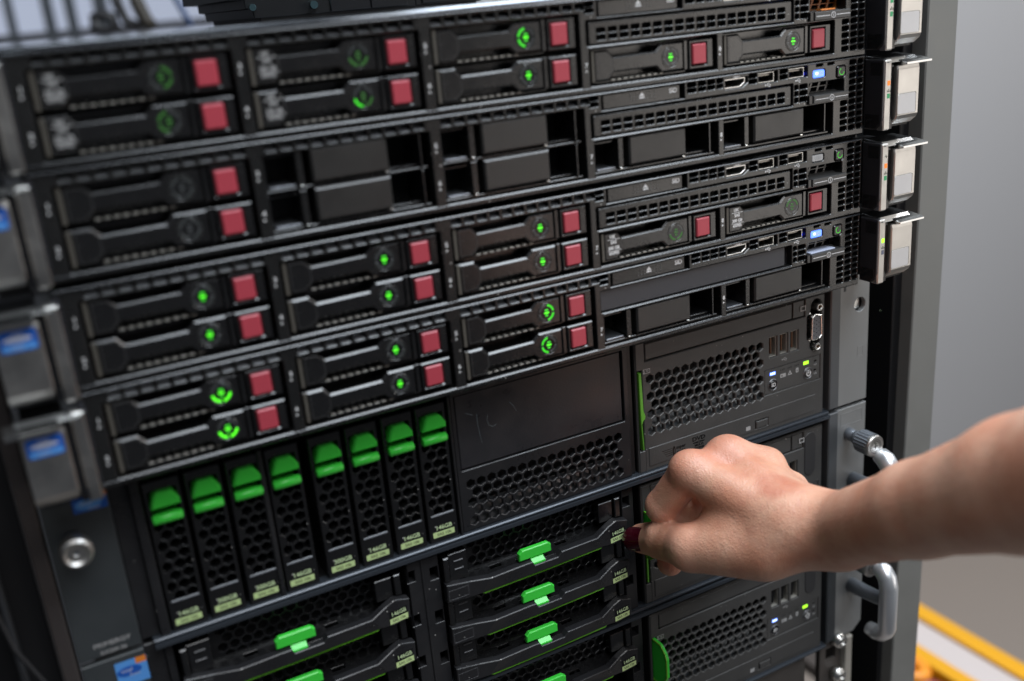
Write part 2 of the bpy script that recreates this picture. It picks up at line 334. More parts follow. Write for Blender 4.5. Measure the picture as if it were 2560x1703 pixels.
def make_server(s):
    zb = BASES[s]; uid = s != 2; gun = s == 3
    t = thing('rack_server', ['topmost slim black rack server with shiny lid and eight red button drives',
        'second slim black rack server, mostly blanking plates, two red button drives at left',
        'third slim black rack server, unlit UID button, printed labels on its right drives',
        'lowest slim black rack server with plain gunmetal strip above its right bays'][s], 'rack server', (142.7, 0, zb-43.4), 'slim black servers in the rack')
    H = []
    for i in range(3): H.append(rrect(CX[i]-1.3, -40.2, CX[i]+75.2, -5.9, .5, 2))
    for i in (3, 4): H.append(rrect(CX[i]-1.6, -40.0, CX[i]+75.4, -22.6, .5, 2))
    for i in range(36):
        x = -62.6+6.72*i
        if any(abs(x+2.6-(CX[k]-3.6)) < 3.1 for k in (1, 2)): continue
        if x > 173: break
        H.append(rrect(x, -4.5, x+5.2, -1.5, .5, 2))
    for z in (-1.0, -3.9): H.append(rrect(177.5, z-2.3, 182.8, z, .6, 2))
    H.append(rect(184.6, -8.4, 234.9, -.7))
    for x0, x1 in ((236.5, 242.2), (243.4, 248.4), (249.4, 254.3), (255.4, 259.5)):
        for z in (-1.0, -3.8): H.append(rrect(x0, z-2.4, x1, z, .6, 2))
    H.append([(261, -7.2), (272.6, -7.2), (276, -5.0), (276, -2), (261, -2)])
    for x0 in (276.8, 298.0):
        for z in (-.9, -3.9): H.append(rrect(x0, z-2.4, x0+5.4, z, .6, 2))
    for x0 in (283.4, 304.6): H.append(rrect(x0, -6.8, x0+13.1, -1.2, .4, 2))
    H.append(rrect(178.0, -21.2, 307.4, -9.3, .4, 2))
    H += [rrect(321.8, -8.3, 330.6, -4.0, 1.0, 3), rrect(323.8, -2.2, 328.8, -1.1, .4, 2), rrect(332.1, -2.2, 337.0, -1.1, .4, 2), rrect(338.4, -9.9, 345.6, -3.4, 1.4, 3)]
    for x0, x1 in ((308.4, 311.1), (312.1, 317.6)):
        for z in (-10.4, -13.8, -17.2): H.append(rrect(x0, z-2.6, x1, z, .6, 2))
    H.append(rrect(318.9, -21.5, 344.6, -10.6, .8, 3))
    for k in range(11):
        z = -1.3-3.58*k
        for x0, x1 in ((348.6, 353.6), (355.0, 358.9)): H.append(rrect(x0, z-2.5, x1, z, .6, 2))
        if k > 5: H.append(rrect(342.2, z-2.5, 347.3, z, .6, 2))
    b = MB(T=lambda x, y, z: (x, y, z+zb)); b.plate(rect(XL, -43.3, XR, 0), H, 0, 7, .8, hc=.38); b.build('bezel', BEZ, t)
    b = MB(T=lambda x, y, z: (x, y, z+zb)); b.box(XL+1, XR-1, 60, 700, -43, -.4, 0)
    b.plate(rect(XL+.6, -43, XR-.6, -.3), [rect(XL+1.5, -42.2, XR-1.5, -1.1)], 7, 60, 0); b.build('chassis', DARK if s else SHEET, t)
    if s == 0:
        b = MB(); b.plate([(XL, -30), (XR, -30), (XR, 700), (XL, 700)], (), 0, 1, 0, back=True, T=lambda x, y, z: (x, z+31, 1.0-y)); b.build('top_lid', mat('glossy_lid', (.085, .09, .10), .14, metal=.75, bump=.15, bscale=60, smudge=.06), t)
    if s == 0: MB().tube([(XL, 1.3, .8), (XR, 1.3, .8)], [1.9, 1.9], 20).build('rolled_edge', mat('rolled_steel', (.20, .215, .235), .24, metal=.9, smudge=.1), t)
    # front lip below the top edge
    b = MB(T=lambda x, y, z: (x, y, z+zb)); b.box(XL+.5, XR-1, -.7, .2, -.7, 0.1, .3); b.box(XL+.5, 339, -.25, .2, -41.2, -40.6, .15); b.box(CX[3]-2, 307, -.5, .2, -22.3, -21.5, .25); b.build('edge_lip', mat('lip_plastic', (.02, .022, .026), .25, spec=1), t)
    # drive row numbers on the divider posts
    x = [CX[0]-3.9, CX[1]-4.1, CX[2]-4.1, CX[3]-3.4, CX[4]-3.4]
    nums = [(0, 0, '1'), (0, 1, '2'), (1, 0, '3'), (1, 1, '4'), (2, 0, '5'), (2, 1, '6'), (3, 1, '7'), (4, 1, '8')]
    for c, r, w in nums:
        z = zb+(RU if r == 0 else RL)-6.9; text(w, x[c], -.03, z+.7, 3.0, WHT, t, 'bay_number', off=.07)
        MB().plate([(x[c]-.6, z-2.6), (x[c]+.6, z-2.0), (x[c]-.6, z-1.4)], (), -.06, 0, 0).build('bay_arrow', WHT, t)
    TT = lambda x, y, z: (x, y, z+zb)
    # pull-out tab drive door
    if s >= 0:
        d = MB(T=TT).plate(rect(186, -8.0, 232.2, -1.2), (), .8, 6, .25).build('sid_door', CAR, t)
        text('SID', 228.2, .75, zb-3.7, 3.3, WHT, d, off=.09)
        b = MB(T=TT)
        for i in range(8):
            for j in range(3):
                if i in (3, 4) and j < 2: continue
                b.plate(circ(202.2+i*2.03, -2.6-j*1.55, .36, 6), (), .55, .8, .1)
        b.build('grip_dots', mat('grip_dot', (.11, .11, .11), .35), d)
        b = MB(T=TT); b.plate([(207.4, -4.2), (210.6, -4.2), (209, -2.2)], (), .7, .8, 0); b.plate(rect(207.4, -5.3, 210.6, -4.6), (), .7, .8, 0); b.build('eject_symbol', WHT, d)
    # ports
    for x0 in (283.4, 304.6):
        u = MB(T=TT).plate(rect(x0+.2, -6.6, x0+11.4, -1.5), [rect(x0+.6, -6.2, x0+11, -1.9)], 1.2, 11, .1).build('usb_port', STEEL, t)
        MB(T=TT).box(x0+1.2, x0+10.4, 3, 10, -3.4, -2.4, .1).build('contact_tongue', DULL, u)
        if x0 > 300 and uid: MB(T=TT).box(x0+11.6, x0+12.6, 2, 6, -5.9, -4.6, .1).build('indicator', mat('led_blue_dim', (.02, .04, .8), .4, emis=.7), u)
    MB(T=TT).plate([(261.3, -7.0), (272, -7.0), (275, -5), (275, -2.2), (261.3, -2.2)], [[(261.8, -6.4), (271.8, -6.4), (274.4, -4.8), (274.4, -2.8), (261.8, -2.8)]], 1.2, 9, .1).build('display_port', STEEL, t)
    usb_icon(289.7, 0, zb-8.0, t, s=.9); usb_icon(310.9, 0, zb-8.1, t, s=.9); monitor_icon(268.4, 0, zb-1.0+.0, t, 3.0, 1.6, WHT, True)
    # identification and power buttons
    ub = MB(T=TT).plate(rrect(322.0, -8.1, 330.4, -4.2, .9), (), .3, 4, .3).build('uid_button', LEDBL if uid else mat('clear_button', (.30, .31, .32), .15, coat=.6), t)
    text('UID', 326.6, .25, zb-6.2, 2.9, WHT if uid else GRYP, ub, off=.05)
    if uid: MB(T=TT).plate(circ(324.6, -5.9, 1.0, 12, .8), (), .22, .3, 0).build('light_core', LEDBW, ub)
    pb = MB(T=TT).plate(rrect(338.9, -9.6, 345.2, -3.6, 1.2, 4), (), -.5, 4, .6).build('power_button', GLOSS, t)
    MB(T=TT).plate([(342.3+1.9*math.cos(a), -6.6+1.9*math.sin(a)) for a in [math.radians(110+i*20) for i in range(13)]]+[(342.3+1.6*math.cos(a), -6.6+1.6*math.sin(a)) for a in [math.radians(350-i*20) for i in range(13)]], (), -.56, -.45, 0).build('power_symbol', LEDMID, pb)
    MB(T=TT).plate(rect(342.15, -6.6, 342.45, -4.6), (), -.56, -.45, 0).build('power_symbol', LEDDIM, pb)
    # pull-out information tab, its pocket
    pk = MB(T=TT)
    pk.plate([(319, 0), (344.4, 0), (344.4, 9), (319, 9)], [], 0, .6, .0, T=lambda x, y, z: (x, z+1, zb-18.6+z*.35-y)); pk.build('tab_pocket', DULL if s == 0 else mat('pocket_grey', (.09, .09, .09), .3), t)
    b = MB(T=TT)
    hs = [[(320+i*6+j*1.1, -16.2+j*2.8), (324.6+i*6+j*1.1, -16.2+j*2.8), (325.4+i*6+j*1.1, -14.0+j*2.8), (321.1+i*6+j*1.1, -14.0+j*2.8)] for i in range(4) for j in range(2)]
    b.plate(rect(318.5, -21.6, 345, -10.4), hs, 7, 8, .1); b.build('pocket_grille', mat('pocket_orange', (.45, .16, .03), .45) if s == 0 else BEZ, t)
    if s == 0: MB(T=TT).box(326, 336, -1.0, 3, -16.9, -16.2, .1).build('label_edge', ORG, t)
    if s == 3: MB(T=TT).box(321, 340, -.8, 8, -17.2, -16.6, .1).build('label_edge', STK, t)
    ib = MB(T=TT).plate(rect(320.4, -21.6, 346.2, -17.3), (), -2.2, 4, .25, back=True).build('information_tab', mat('tab_grey', (.045, .045, .045), .32, dust=1), t)
    MB(T=TT).box(317.7, 320.4, -1.4, 4, -21.9, -17.0, .3).build('tab_grip', GLOSS, ib)
    b = MB(T=TT); b.plate(rect(321.6, -19.7, 331.2, -19.35), (), -2.25, -2.2, 0); b.plate(rect(336, -19.7, 345.6, -19.35), (), -2.25, -2.2, 0)
    b.plate(circ(333.6, -19.5, 1.65, 20), [circ(333.6, -19.5, 1.35, 20)], -2.25, -2.2, 0); b.build('printed_rule', WHT, ib)
    text('i', 333.6, -2.24, zb-19.5, 2.7, WHT, ib, off=.06)
    # vent or strip in the wide slot
    if gun:
        MB(T=TT).plate(rect(178.4, -20.9, 303.6, -9.5), (), 1.6, 5, .5).build('slot_cover', GUN, t)
        MB(T=TT).box(303.6, 307, 3.5, 6, -21, -9.5, .2).build('cover_clip', GLOSS, t)
    else:
        hs = []
        for i in range(18):
            for z in (-13.1, -16.3): hs.append(rrect(184.0+6.62*i, z-2.6, 189.2+6.62*i, z, .55, 2))
        MB(T=TT).plate(rrect(179.6, -20.6, 306.3, -10.2, .8), hs, .4, 4, .5, hc=.25).build('vent_grille', BEZ, t)
    # interior glimpses behind the small vents
    b = MB(T=TT)
    for x0 in (252.5, 257, 180, 239): MB(T=TT).box(x0, x0+2, 9, 12, -7, -1, .2).build('inner_strut', SHEET, t)
    for i in range(36):
        x = -62.3+6.72*i; n_ = len(b.v); b.v += [TT(x, 1.0, -4.5), TT(x+4.6, 1.0, -4.5), TT(x+4.4, 3.6, -3.0), TT(x+.2, 3.6, -3.0), TT(x+.2, 6, -3.1), TT(x+4.4, 6, -3.1)]; b.f += [(n_, n_+1, n_+2, n_+3), (n_+3, n_+2, n_+5, n_+4)]
    b.build('inner_springs', mat('spring_steel', (.42, .44, .47), .3, metal=.8), t, kind='stuff')
    MB(T=TT).box(XL+2, XR-2, 24, 25, -42, -1.2, 0).build('inner_wall', DARK, t)
    # ears with latches
    for side in (1, -1):
        X = (lambda x: x) if side == 1 else (lambda x: 288.2-x)
        def TE(x, y, z, X=X): return (X(x), y, z+zb)
        def prof(p, x0, x1, c=.3):                     # profile in the depth/height plane, pushed out sideways
            b = MB(T=TE); b.plate(p, (), x0, x1, c, back=True, T=lambda x, y, z: TE(y, x, z))
            if side == -1 or True: b.f = [f[::-1] for f in b.f] if side == 1 else b.f
            return b
        e = prof([(0, -2.2), (0, -40.5), (-8.5, -40.5), (-12.2, -38), (-13, -34), (-13, -2.6), (-12.6, -2.2)], 360.6, 362.8).build('ear_body', mat('ear_side_plastic', (.018, .018, .021), .28, smudge=.1), t)
        b = prof([(-4, -3.6), (-12, -3.6), (-12, -10.5), (-4, -10.5)], 360.5, 360.62, .03); b.build('side_window', GLOSS, e)
        b = prof([(-1, -32), (-11.3, -32), (-11.3, -37), (-8.4, -39.6), (-1, -39.6)], 360.5, 360.62, .03); b.build('side_recess', GLOSS, e)
        b = MB(T=TE); F = b.plate(rrect(361.4, -41, 366.8, -2.3, .8), (), -13.4, -9, .7, back=True)
        if side == -1: b.f = [f[::-1] for f in b.f]
        b.build('ear_trim', SILV, e)
        for i, (z, m) in enumerate(((-15.0, [LEDGP, LEDOR, LEDOR, LEDLIME][s]), (-22.0, [LEDGP, LEDGP, LEDGP, mat('led_grey', (.12, .13, .2), .4)][s]))):
            if side == 1:
                MB(T=TE).plate(rect(363.7, z-1.3, 365.8, z+1.3), (), -13.5, -13.3, 0).build('status_light', m, e)
                q = MB(T=TE)
                if i == 0: q.tube([TE(363.6, -13.45, z+2.9), TE(364.2, -13.45, z+2.9), TE(364.6, -13.45, z+4.0), TE(365.0, -13.45, z+2.0), TE(365.3, -13.45, z+2.9), TE(366.0, -13.45, z+2.9)], .12, 6)
                else:
                    for dx, dz in ((.3, 2.4), (1.2, 2.4), (2.1, 2.4), (1.2, 3.5)): q.plate(rect(363.6+dx-.28, z+dz-.28, 363.6+dx+.28, z+dz+.28), (), -13.5, -13.35, 0)
                    q.plate(rect(363.6, z+2.85, 366.0, z+3.05), (), -13.5, -13.35, 0)
                if i == 0: q.T = FRONT
                q.build('status_symbol', LABT, e)
        b = MB(T=TE); b.box(366.9, 369.4, -12.4, -4, -40.5, -2.4, .3)
        if side == -1: b.f = [f[::-1] for f in b.f]
        b.build('groove', GLOSS, e)
        # latch: front face, lower chamfer, upper flange
        l = None
        P = [(-14.6, -6.2), (-15.2, -8.5), (-15.2, -33.5), (-14.4, -35.6), (-10.5, -38.6), (-9.6, -38.0), (-9.6, -6)]
        b = prof(P, 369.6, 386.2, .6); l = b.build('latch', SILV, t)
        if side == 1:
            b = MB(T=TE); b.plate(rrect(369.8, -33.2, 384.6, -21.4, 1.2, 4), [rrect(370.15, -32.85, 384.25, -21.75, 1.0, 4)], -15.35, -15.1, .08)
            if side == -1: b.f = [f[::-1] for f in b.f]
            b.build('pad_outline', DULL, l)
            b = MB(T=TE); b.plate(rrect(370.2, -32.8, 384.2, -21.8, 1.0, 4), (), -15.32, -15.0, .1)
            if side == -1: b.f = [f[::-1] for f in b.f]
            b.build('press_pad', SILD, l)
        b = prof([(-9.6, -2.6), (-16.4, -3.6), (-19.4, -4.4), (-19.4, -5.4), (-15.2, -6.4), (-9.6, -6.6)], 371.4, 391.0, .35); b.build('pull_flange', mat('polished_edge', (.66, .67, .67), .22, metal=1.0), l)
        b = prof([(2, -.6), (-11, -1.6), (-14.5, -4), (-12, -4.4), (2, -2.4)], 363, 386.5, .3); b.build('top_cap', mat('polished_edge', (.75, .75, .73), .2), l)
        b = prof([(-9.6, -40), (20, -41), (20, -3), (-9.6, -3)], 368.6, 384.5, .3); b.build('ear_block', RACKB, e)
        if side == -1:
            st = MB(); x0 = -96.4; z0 = zb-16.5
            st.plate(rrect(x0, z0, x0+13.5, z0+8.5, 1.5), [], -15.35, -15.2, 0); so = st.build('sticker', BLU, t, label='small blue processor sticker')
            MB().plate(circ(x0+6.6, z0+4.9, 5.2, 24, 1.1), (), -15.4, -15.34, 0).build('sticker_swoosh', STK, so)
            MB().plate(rrect(x0+1, z0+.6, x0+12.8, z0+2.9, .6), (), -15.42, -15.34, 0).build('sticker_bar', BLUL, so)
            text('intel', x0+6.4, -15.45, z0+6.8, 2.3, STK, so); text('inside', x0+6.0, -15.45, z0+1.7, 1.9, STK, so)
    return t
for s in range(4): make_server(s)

# ================================================================== 2U servers with green latches
FY = 20.0
FZ = [-178.2, -267.2, -357.2]                     # top edge of each chassis front
FXO = [0, 0, 2.0]
def F_right_panel(t, k):
    dx, dz = FXO[k], [0, -88.9, -178.9][k]
    T = lambda x, y, z: (x+dx, y+FY, z+dz)
    TX = lambda s_, x, y, z, *a, **kw: text(s_, x+dx, y+FY, z+dz, *a, **kw)
    H = []
    for r in range(7):
        z = -207.9-5.4*r
        for i in range(14 if r % 2 == 0 else 13): H.append(hexa(220.1+(3.12 if r % 2 else 0)+6.24*i, z, 2.75))
    H += [rect(211.6, -251.4, 214.8, -201.4)]
    H += [rrect(x, -217.2, x+6.2, -203.9, .3, 2) for x in (308.6, 317.2, 325.7)]
    H += [rect(305.0, -241.0, 350.3, -224.6), rect(297.0, -261.0, 307.3, -255.6), circ(312.7, -260.1, .55, 8), rect(217.0, -196.8, 337.2, -185.6)]
    vga = [(346.4+4.2*math.cos(math.radians(a)), -191.8+4.6*math.sin(math.radians(a))) for a in range(0, 181, 20)]+[(341.0, -196), (338.9, -197.5), (338.9, -212), (341.5, -214), (341.6, -217.5)]+[(345.4+3.6*math.cos(math.radians(a)), -217.3+3.6*math.sin(math.radians(a))) for a in range(200, 330, 20)]+[(350.2, -213.5), (350.6, -196.5)]
    if k == 0: H.append(vga)
    p = MB(T=T).plate([(210.4, -265.4), (353.6, -265.4), (353.6, -184.6), (210.4, -184.6)], H, 0, 2.6, .9, hc=.45).build('control_panel_bezel', FUJ, t)
    MB(T=T).box(208, 356, 26, 28, -266, -184, 0).build('panel_back', DARK, t)
    MB(T=T).plate(rect(210.6, -265.2, 353.4, -184.8), [rect(212, -264, 352, -186)], 2.6, 26, 0).build('panel_sides', DARK, t)
    b = MB(); b.plate([(218, 3.4), (303, 3.4), (303, 11), (218, 11)], (), 0, 1, 0, T=lambda x, y, z: T(x, y+z, -230-(11-y if 0 else y)-(z-3.4)*1.3+0)); 
    b = MB(T=T); b.v = [T(216, 2.9, -244), T(305, 2.9, -244), T(305, 7.5, -232), T(216, 7.5, -232)]; b.f = [(0, 1, 2, 3)]; b.build('inner_sheet', HEXB, t)
    c = MB(T=T); c.plate(rect(217.6, -196.2, 327.0, -186.2), (), .4, 4, .6); c.build('bay_cover', FUJ, t)
    MB(T=T).plate(rect(327.8, -196.2, 336.6, -185.9), (), .5, 4, .3).build('bay_cover_end', FUJ, t)
    # sliding tag
    if k == 0:
        b = MB(T=T); b.plate([(212.0, -202.6), (213.8, -202.4), (214.5, -226), (215.6, -229.6), (215.3, -231.5), (214.4, -231.6), (213.2, -234), (214.0, -250.4), (213.2, -250.6), (212.4, -233)], (), -.8, 5, .3, back=True); b.build('pull_tag', mat('green_tag', (.13, .40, .04), .35), t, label='thin green tag with a chipped edge')
    else:
        b = MB(); prof = [(7, -201.4), (-8, -201.4), (-12.5, -205.5), (-14, -209), (-14, -222), (-11, -227.5), (-4, -232.5), (7, -232.5)]
        b.plate([(q[0], q[1]) for q in prof], (), 212.4, 214.0, .2, back=True, T=lambda x, y, z: T(y, x, z)); b.f = [f[::-1] for f in b.f]
        o = b.build('pull_tag', GRN, t)
        b = MB(); b.plate(inset(prof[::-1], 0) , [inset(prof, -1.0 if area2(prof) < 0 else 1.0)], 211.9, 212.5, .1, T=lambda x, y, z: T(y, x, z)); b.build('tag_rim', GRNL, o)
        MB(T=T).plate(rect(212.6, -250.5, 213.6, -233), (), .2, 3, .1).build('tag_strip', mat('green_tag', (.13, .40, .04), .35), o)
    b = MB(T=T); b.plate([(215.6, -203.9), (220.4, -203.9), (220.4, -201.2), (215.6, -201.2), (215.6, -202.0), (216.2, -202.5), (215.6, -203.0)], [[(216.5, -203.6), (220.1, -203.6), (220.1, -201.5), (216.0, -201.5), (216.6, -202.5)]], -.05, 0, 0); b.build('tag_symbol', GRYP, p)
    TX('ID', 218.6, -.06, -202.55, 1.7, GRYP, p, off=.02)
    # usb
    for x in (308.6, 317.2, 325.7):
        u = MB(T=T).plate(rect(x+.1, -217.0, x+6.1, -204.1), [rect(x+.5, -216.6, x+5.7, -204.5)], 1.0, 10, .1).build('usb_port', DULL, t)
        MB(T=T).box(x+2.6, x+3.7, 2.4, 10, -215.6, -205.4, .1).build('contact_tongue', COPPER if k == 0 else GLOSS, u)
    usb_icon(320.6+dx, FY, -220.5+dz, t, GRYP, .95)
    monitor_icon(335.4+dx, FY, -191.1+dz, t, 4.4, 3.4, GRYP)
    if k == 0:
        q = MB(T=T).plate([(341.2, -198.0), (343.6, -196.2), (349.0, -197.6), (349.5, -210.9), (347.4, -212.9), (341.6, -213.2), (340.8, -212.0)], [[(341.8, -198.6), (343.9, -196.9), (348.4, -198.2), (348.9, -210.6), (347.1, -212.2), (342.0, -212.5), (341.5, -211.6)]], -2.2, 6, .25).build('video_port', STEEL, t)
        qb = MB(T=T); qb.plate([(341.6, -198.4), (343.8, -196.7), (348.6, -198.0), (349.1, -210.8), (347.2, -212.4), (341.8, -212.7)], [circ(343.4+i*1.9+(j % 2)*.0, -199.6-j*2.7-(i % 2)*1.2, .42, 6) for i in range(3) for j in range(5)], -1.4, 5, 0); qb.build('port_insert', mat('port_insert_grey', (.13, .135, .15), .4), q)
        for x, z in ((346.4, -191.9), (345.3, -217.5)):
            s_ = MB(T=T).plate([(x+2.7*math.cos(math.radians(60*i)), z+2.7*math.sin(math.radians(60*i))) for i in range(6)], [circ(x, z, 1.3, 12)], -3.2, 6, .4).build('standoff', STEEL, t)
            MB(T=T).plate(circ(x, z, 1.35, 12), (), 0, 1, 0).build('thread', mat('brass_dark', (.25, .14, .06), .4, metal=.8), s_)
        MB(T=T).box(339.2, 342.5, .6, 3, -196.6, -195.2, .3).build('port_flange', STEEL, t); MB(T=T).box(338.9, 342.6, .6, 3, -214.6, -213.0, .3).build('port_flange', STEEL, t)
    else:
        MB(T=T).plate([(342.6+4.9*math.cos(math.radians(a)), -192+4.9*math.sin(math.radians(a))) for a in range(0, 181, 15)]+[(342.4+4.7*math.cos(math.radians(a)), -213+4.9*math.sin(math.radians(a))) for a in range(180, 361, 15)], (), -.5, .1, .45).build('port_plug', mat('rubber_plug', (.028, .028, .03), .5), t)
    # operator strip
    o = MB(T=T).plate(rect(305.2, -240.8, 350.1, -224.8), [circ(346.4, -228.4, .9, 10), circ(346.2, -234.4, .9, 10)], .35, 3, .25).build('operator_strip', FUJ, t)
    MB(T=T).plate(rect(309.2, -229.0, 313.6, -226.9), (), .2, .4, 0).build('id_light', LEDBL, o)
    b = MB(T=T)
    for i in range(3): b.plate(circ(310.0+i*1.35, -227.9, .55, 8, .75), (), .1, .3, 0)
    b.build('id_light_core', LEDBW, o)
    for nm, x, z, r in (('id_button', 311.5, -235.2, 3.5), ('power_button', 340.2, -234.8, 3.5)):
        q = MB(T=T).plate(circ(x, z, r+.4, 24), [circ(x, z, r-.2, 24)], -.2, 2, .3).build(nm, mat('button_rim', (.16, .16, .17), .3, metal=.4), o)
        MB(T=T).plate(circ(x, z, r-.3, 24), (), -.5, 2, .8).build('button_cap', GLOSS if nm == 'id_button' else FUJ, q)
        if nm == 'id_button': TX('ID', x, -.55, z, 3.4, WHT, q, off=.06)
        else:
            n = 10; a0, a1 = math.radians(130), math.radians(410); R0, R1 = 1.9, 1.35
            MB(T=T).plate([(x+R0*math.cos(a0+(a1-a0)*i/n), z+R0*math.sin(a0+(a1-a0)*i/n)) for i in range(n+1)]+[(x+R1*math.cos(a1-(a1-a0)*i/n), z+R1*math.sin(a1-(a1-a0)*i/n)) for i in range(n+1)], (), -.56, -.4, 0).build('power_symbol', WHT, q)
            MB(T=T).plate(rect(x-.25, z-.2, x+.25, z+2.3), (), -.56, -.4, 0).build('power_symbol', WHT, q)
    MB(T=T).plate(rect(336.4, -228.6, 340.6, -226.5), (), .2, .4, 0).build('power_light', LEDLIME, o)
    b = MB(T=T); b.plate(rect(317.6, -232.4, 322.0, -230.0), [rect(318.3, -231.8, 319.5, -230.8)], .28, .35, 0)
    b.plate([(323.7, -232.2), (327.1, -232.2), (325.4, -229.0)], [[(324.7, -231.7), (326.1, -231.7), (325.4, -230.3)]], .28, .35, 0)
    b.plate(rrect(330.2, -232.2, 332.4, -229.0, .8), [rrect(330.9, -231.4, 331.7, -230.3, .3)], .28, .35, 0); b.build('status_symbol', GRYP, o)
    b = MB(T=T)
    for x in (317.8, 323.6, 329.4):
        for i in range(3): b.box(x+i*1.3, x+i*1.3+.3, .2, .5, -227.7-.0+i*.1, -226.9+i*.1, 0)
    b.build('strip_marks', GLOSS, o)
    TX('RST', 346.4, .25, -230.6, 1.5, GRYP, o, off=.03); TX('NMI', 346.4, .25, -236.6, 1.5, GRYP, o, off=.03)
    # optical drive
    d = MB(T=T).plate(rect(217.0, -262.4, 346.4, -250.3), [rect(297.2, -260.9, 307.1, -255.8)], -.4, 4, .6).build('optical_drive_tray', FUJ, t)
    MB(T=T).plate(rect(297.5, -260.6, 306.8, -256.1), (), -.8, 2, .4).build('eject_button', FUJ, d)
    MB(T=T).plate(rect(289.5, -260.2, 293.0, -257.6), (), -.46, -.3, 0).build('drive_light', GRYP, d)
    MB(T=T).box(347.5, 352.8, .4, 5, -263.5, -249, .4).build('tray_end', FUJD, t)
    MB(T=T).box(215.0, 216.4, -.2, 2, -265, -250.5, .3).build('tray_rim', FUJ, t)
    if k == 0:
        E_ = mat('embossed_mark', (.010, .010, .010), .22)
        TX('super', 240.0, -.45, -255.6, 3.0, E_, d, off=.05, ext=.12); TX('multi', 240.0, -.45, -258.6, 3.0, E_, d, off=.05, ext=.12)
        TX('DVD', 253.3, -.45, -254.2, 3.6, E_, d, off=.1, ext=.12, sx=1.3)
        b = MB(T=T); b.plate(circ(253.3, -256.6, 4.6, 20, .6), [circ(253.3, -256.6, 1.0, 10, .25)], -.47, -.3, 0)
        b.plate(circ(235.0, -257.3, 1.1, 16, 3.2), [circ(235.3, -257.3, .35, 10, 1.6)], -.47, -.3, 0)
        for i in range(4): b.plate(rect(226.5+i*.9, -255.4-i*1.3, 233.6, -255.1-i*1.3), (), -.47, -.3, 0)
        b.build('embossed_logo', E_, d); TX('MULTI', 253.3, -.45, -258.4, 2.0, E_, d, off=.06, ext=.12, sx=1.15); TX('RECORDER', 253.3, -.45, -260.3, 1.6, E_, d, off=.04, ext=.12, sx=.95)
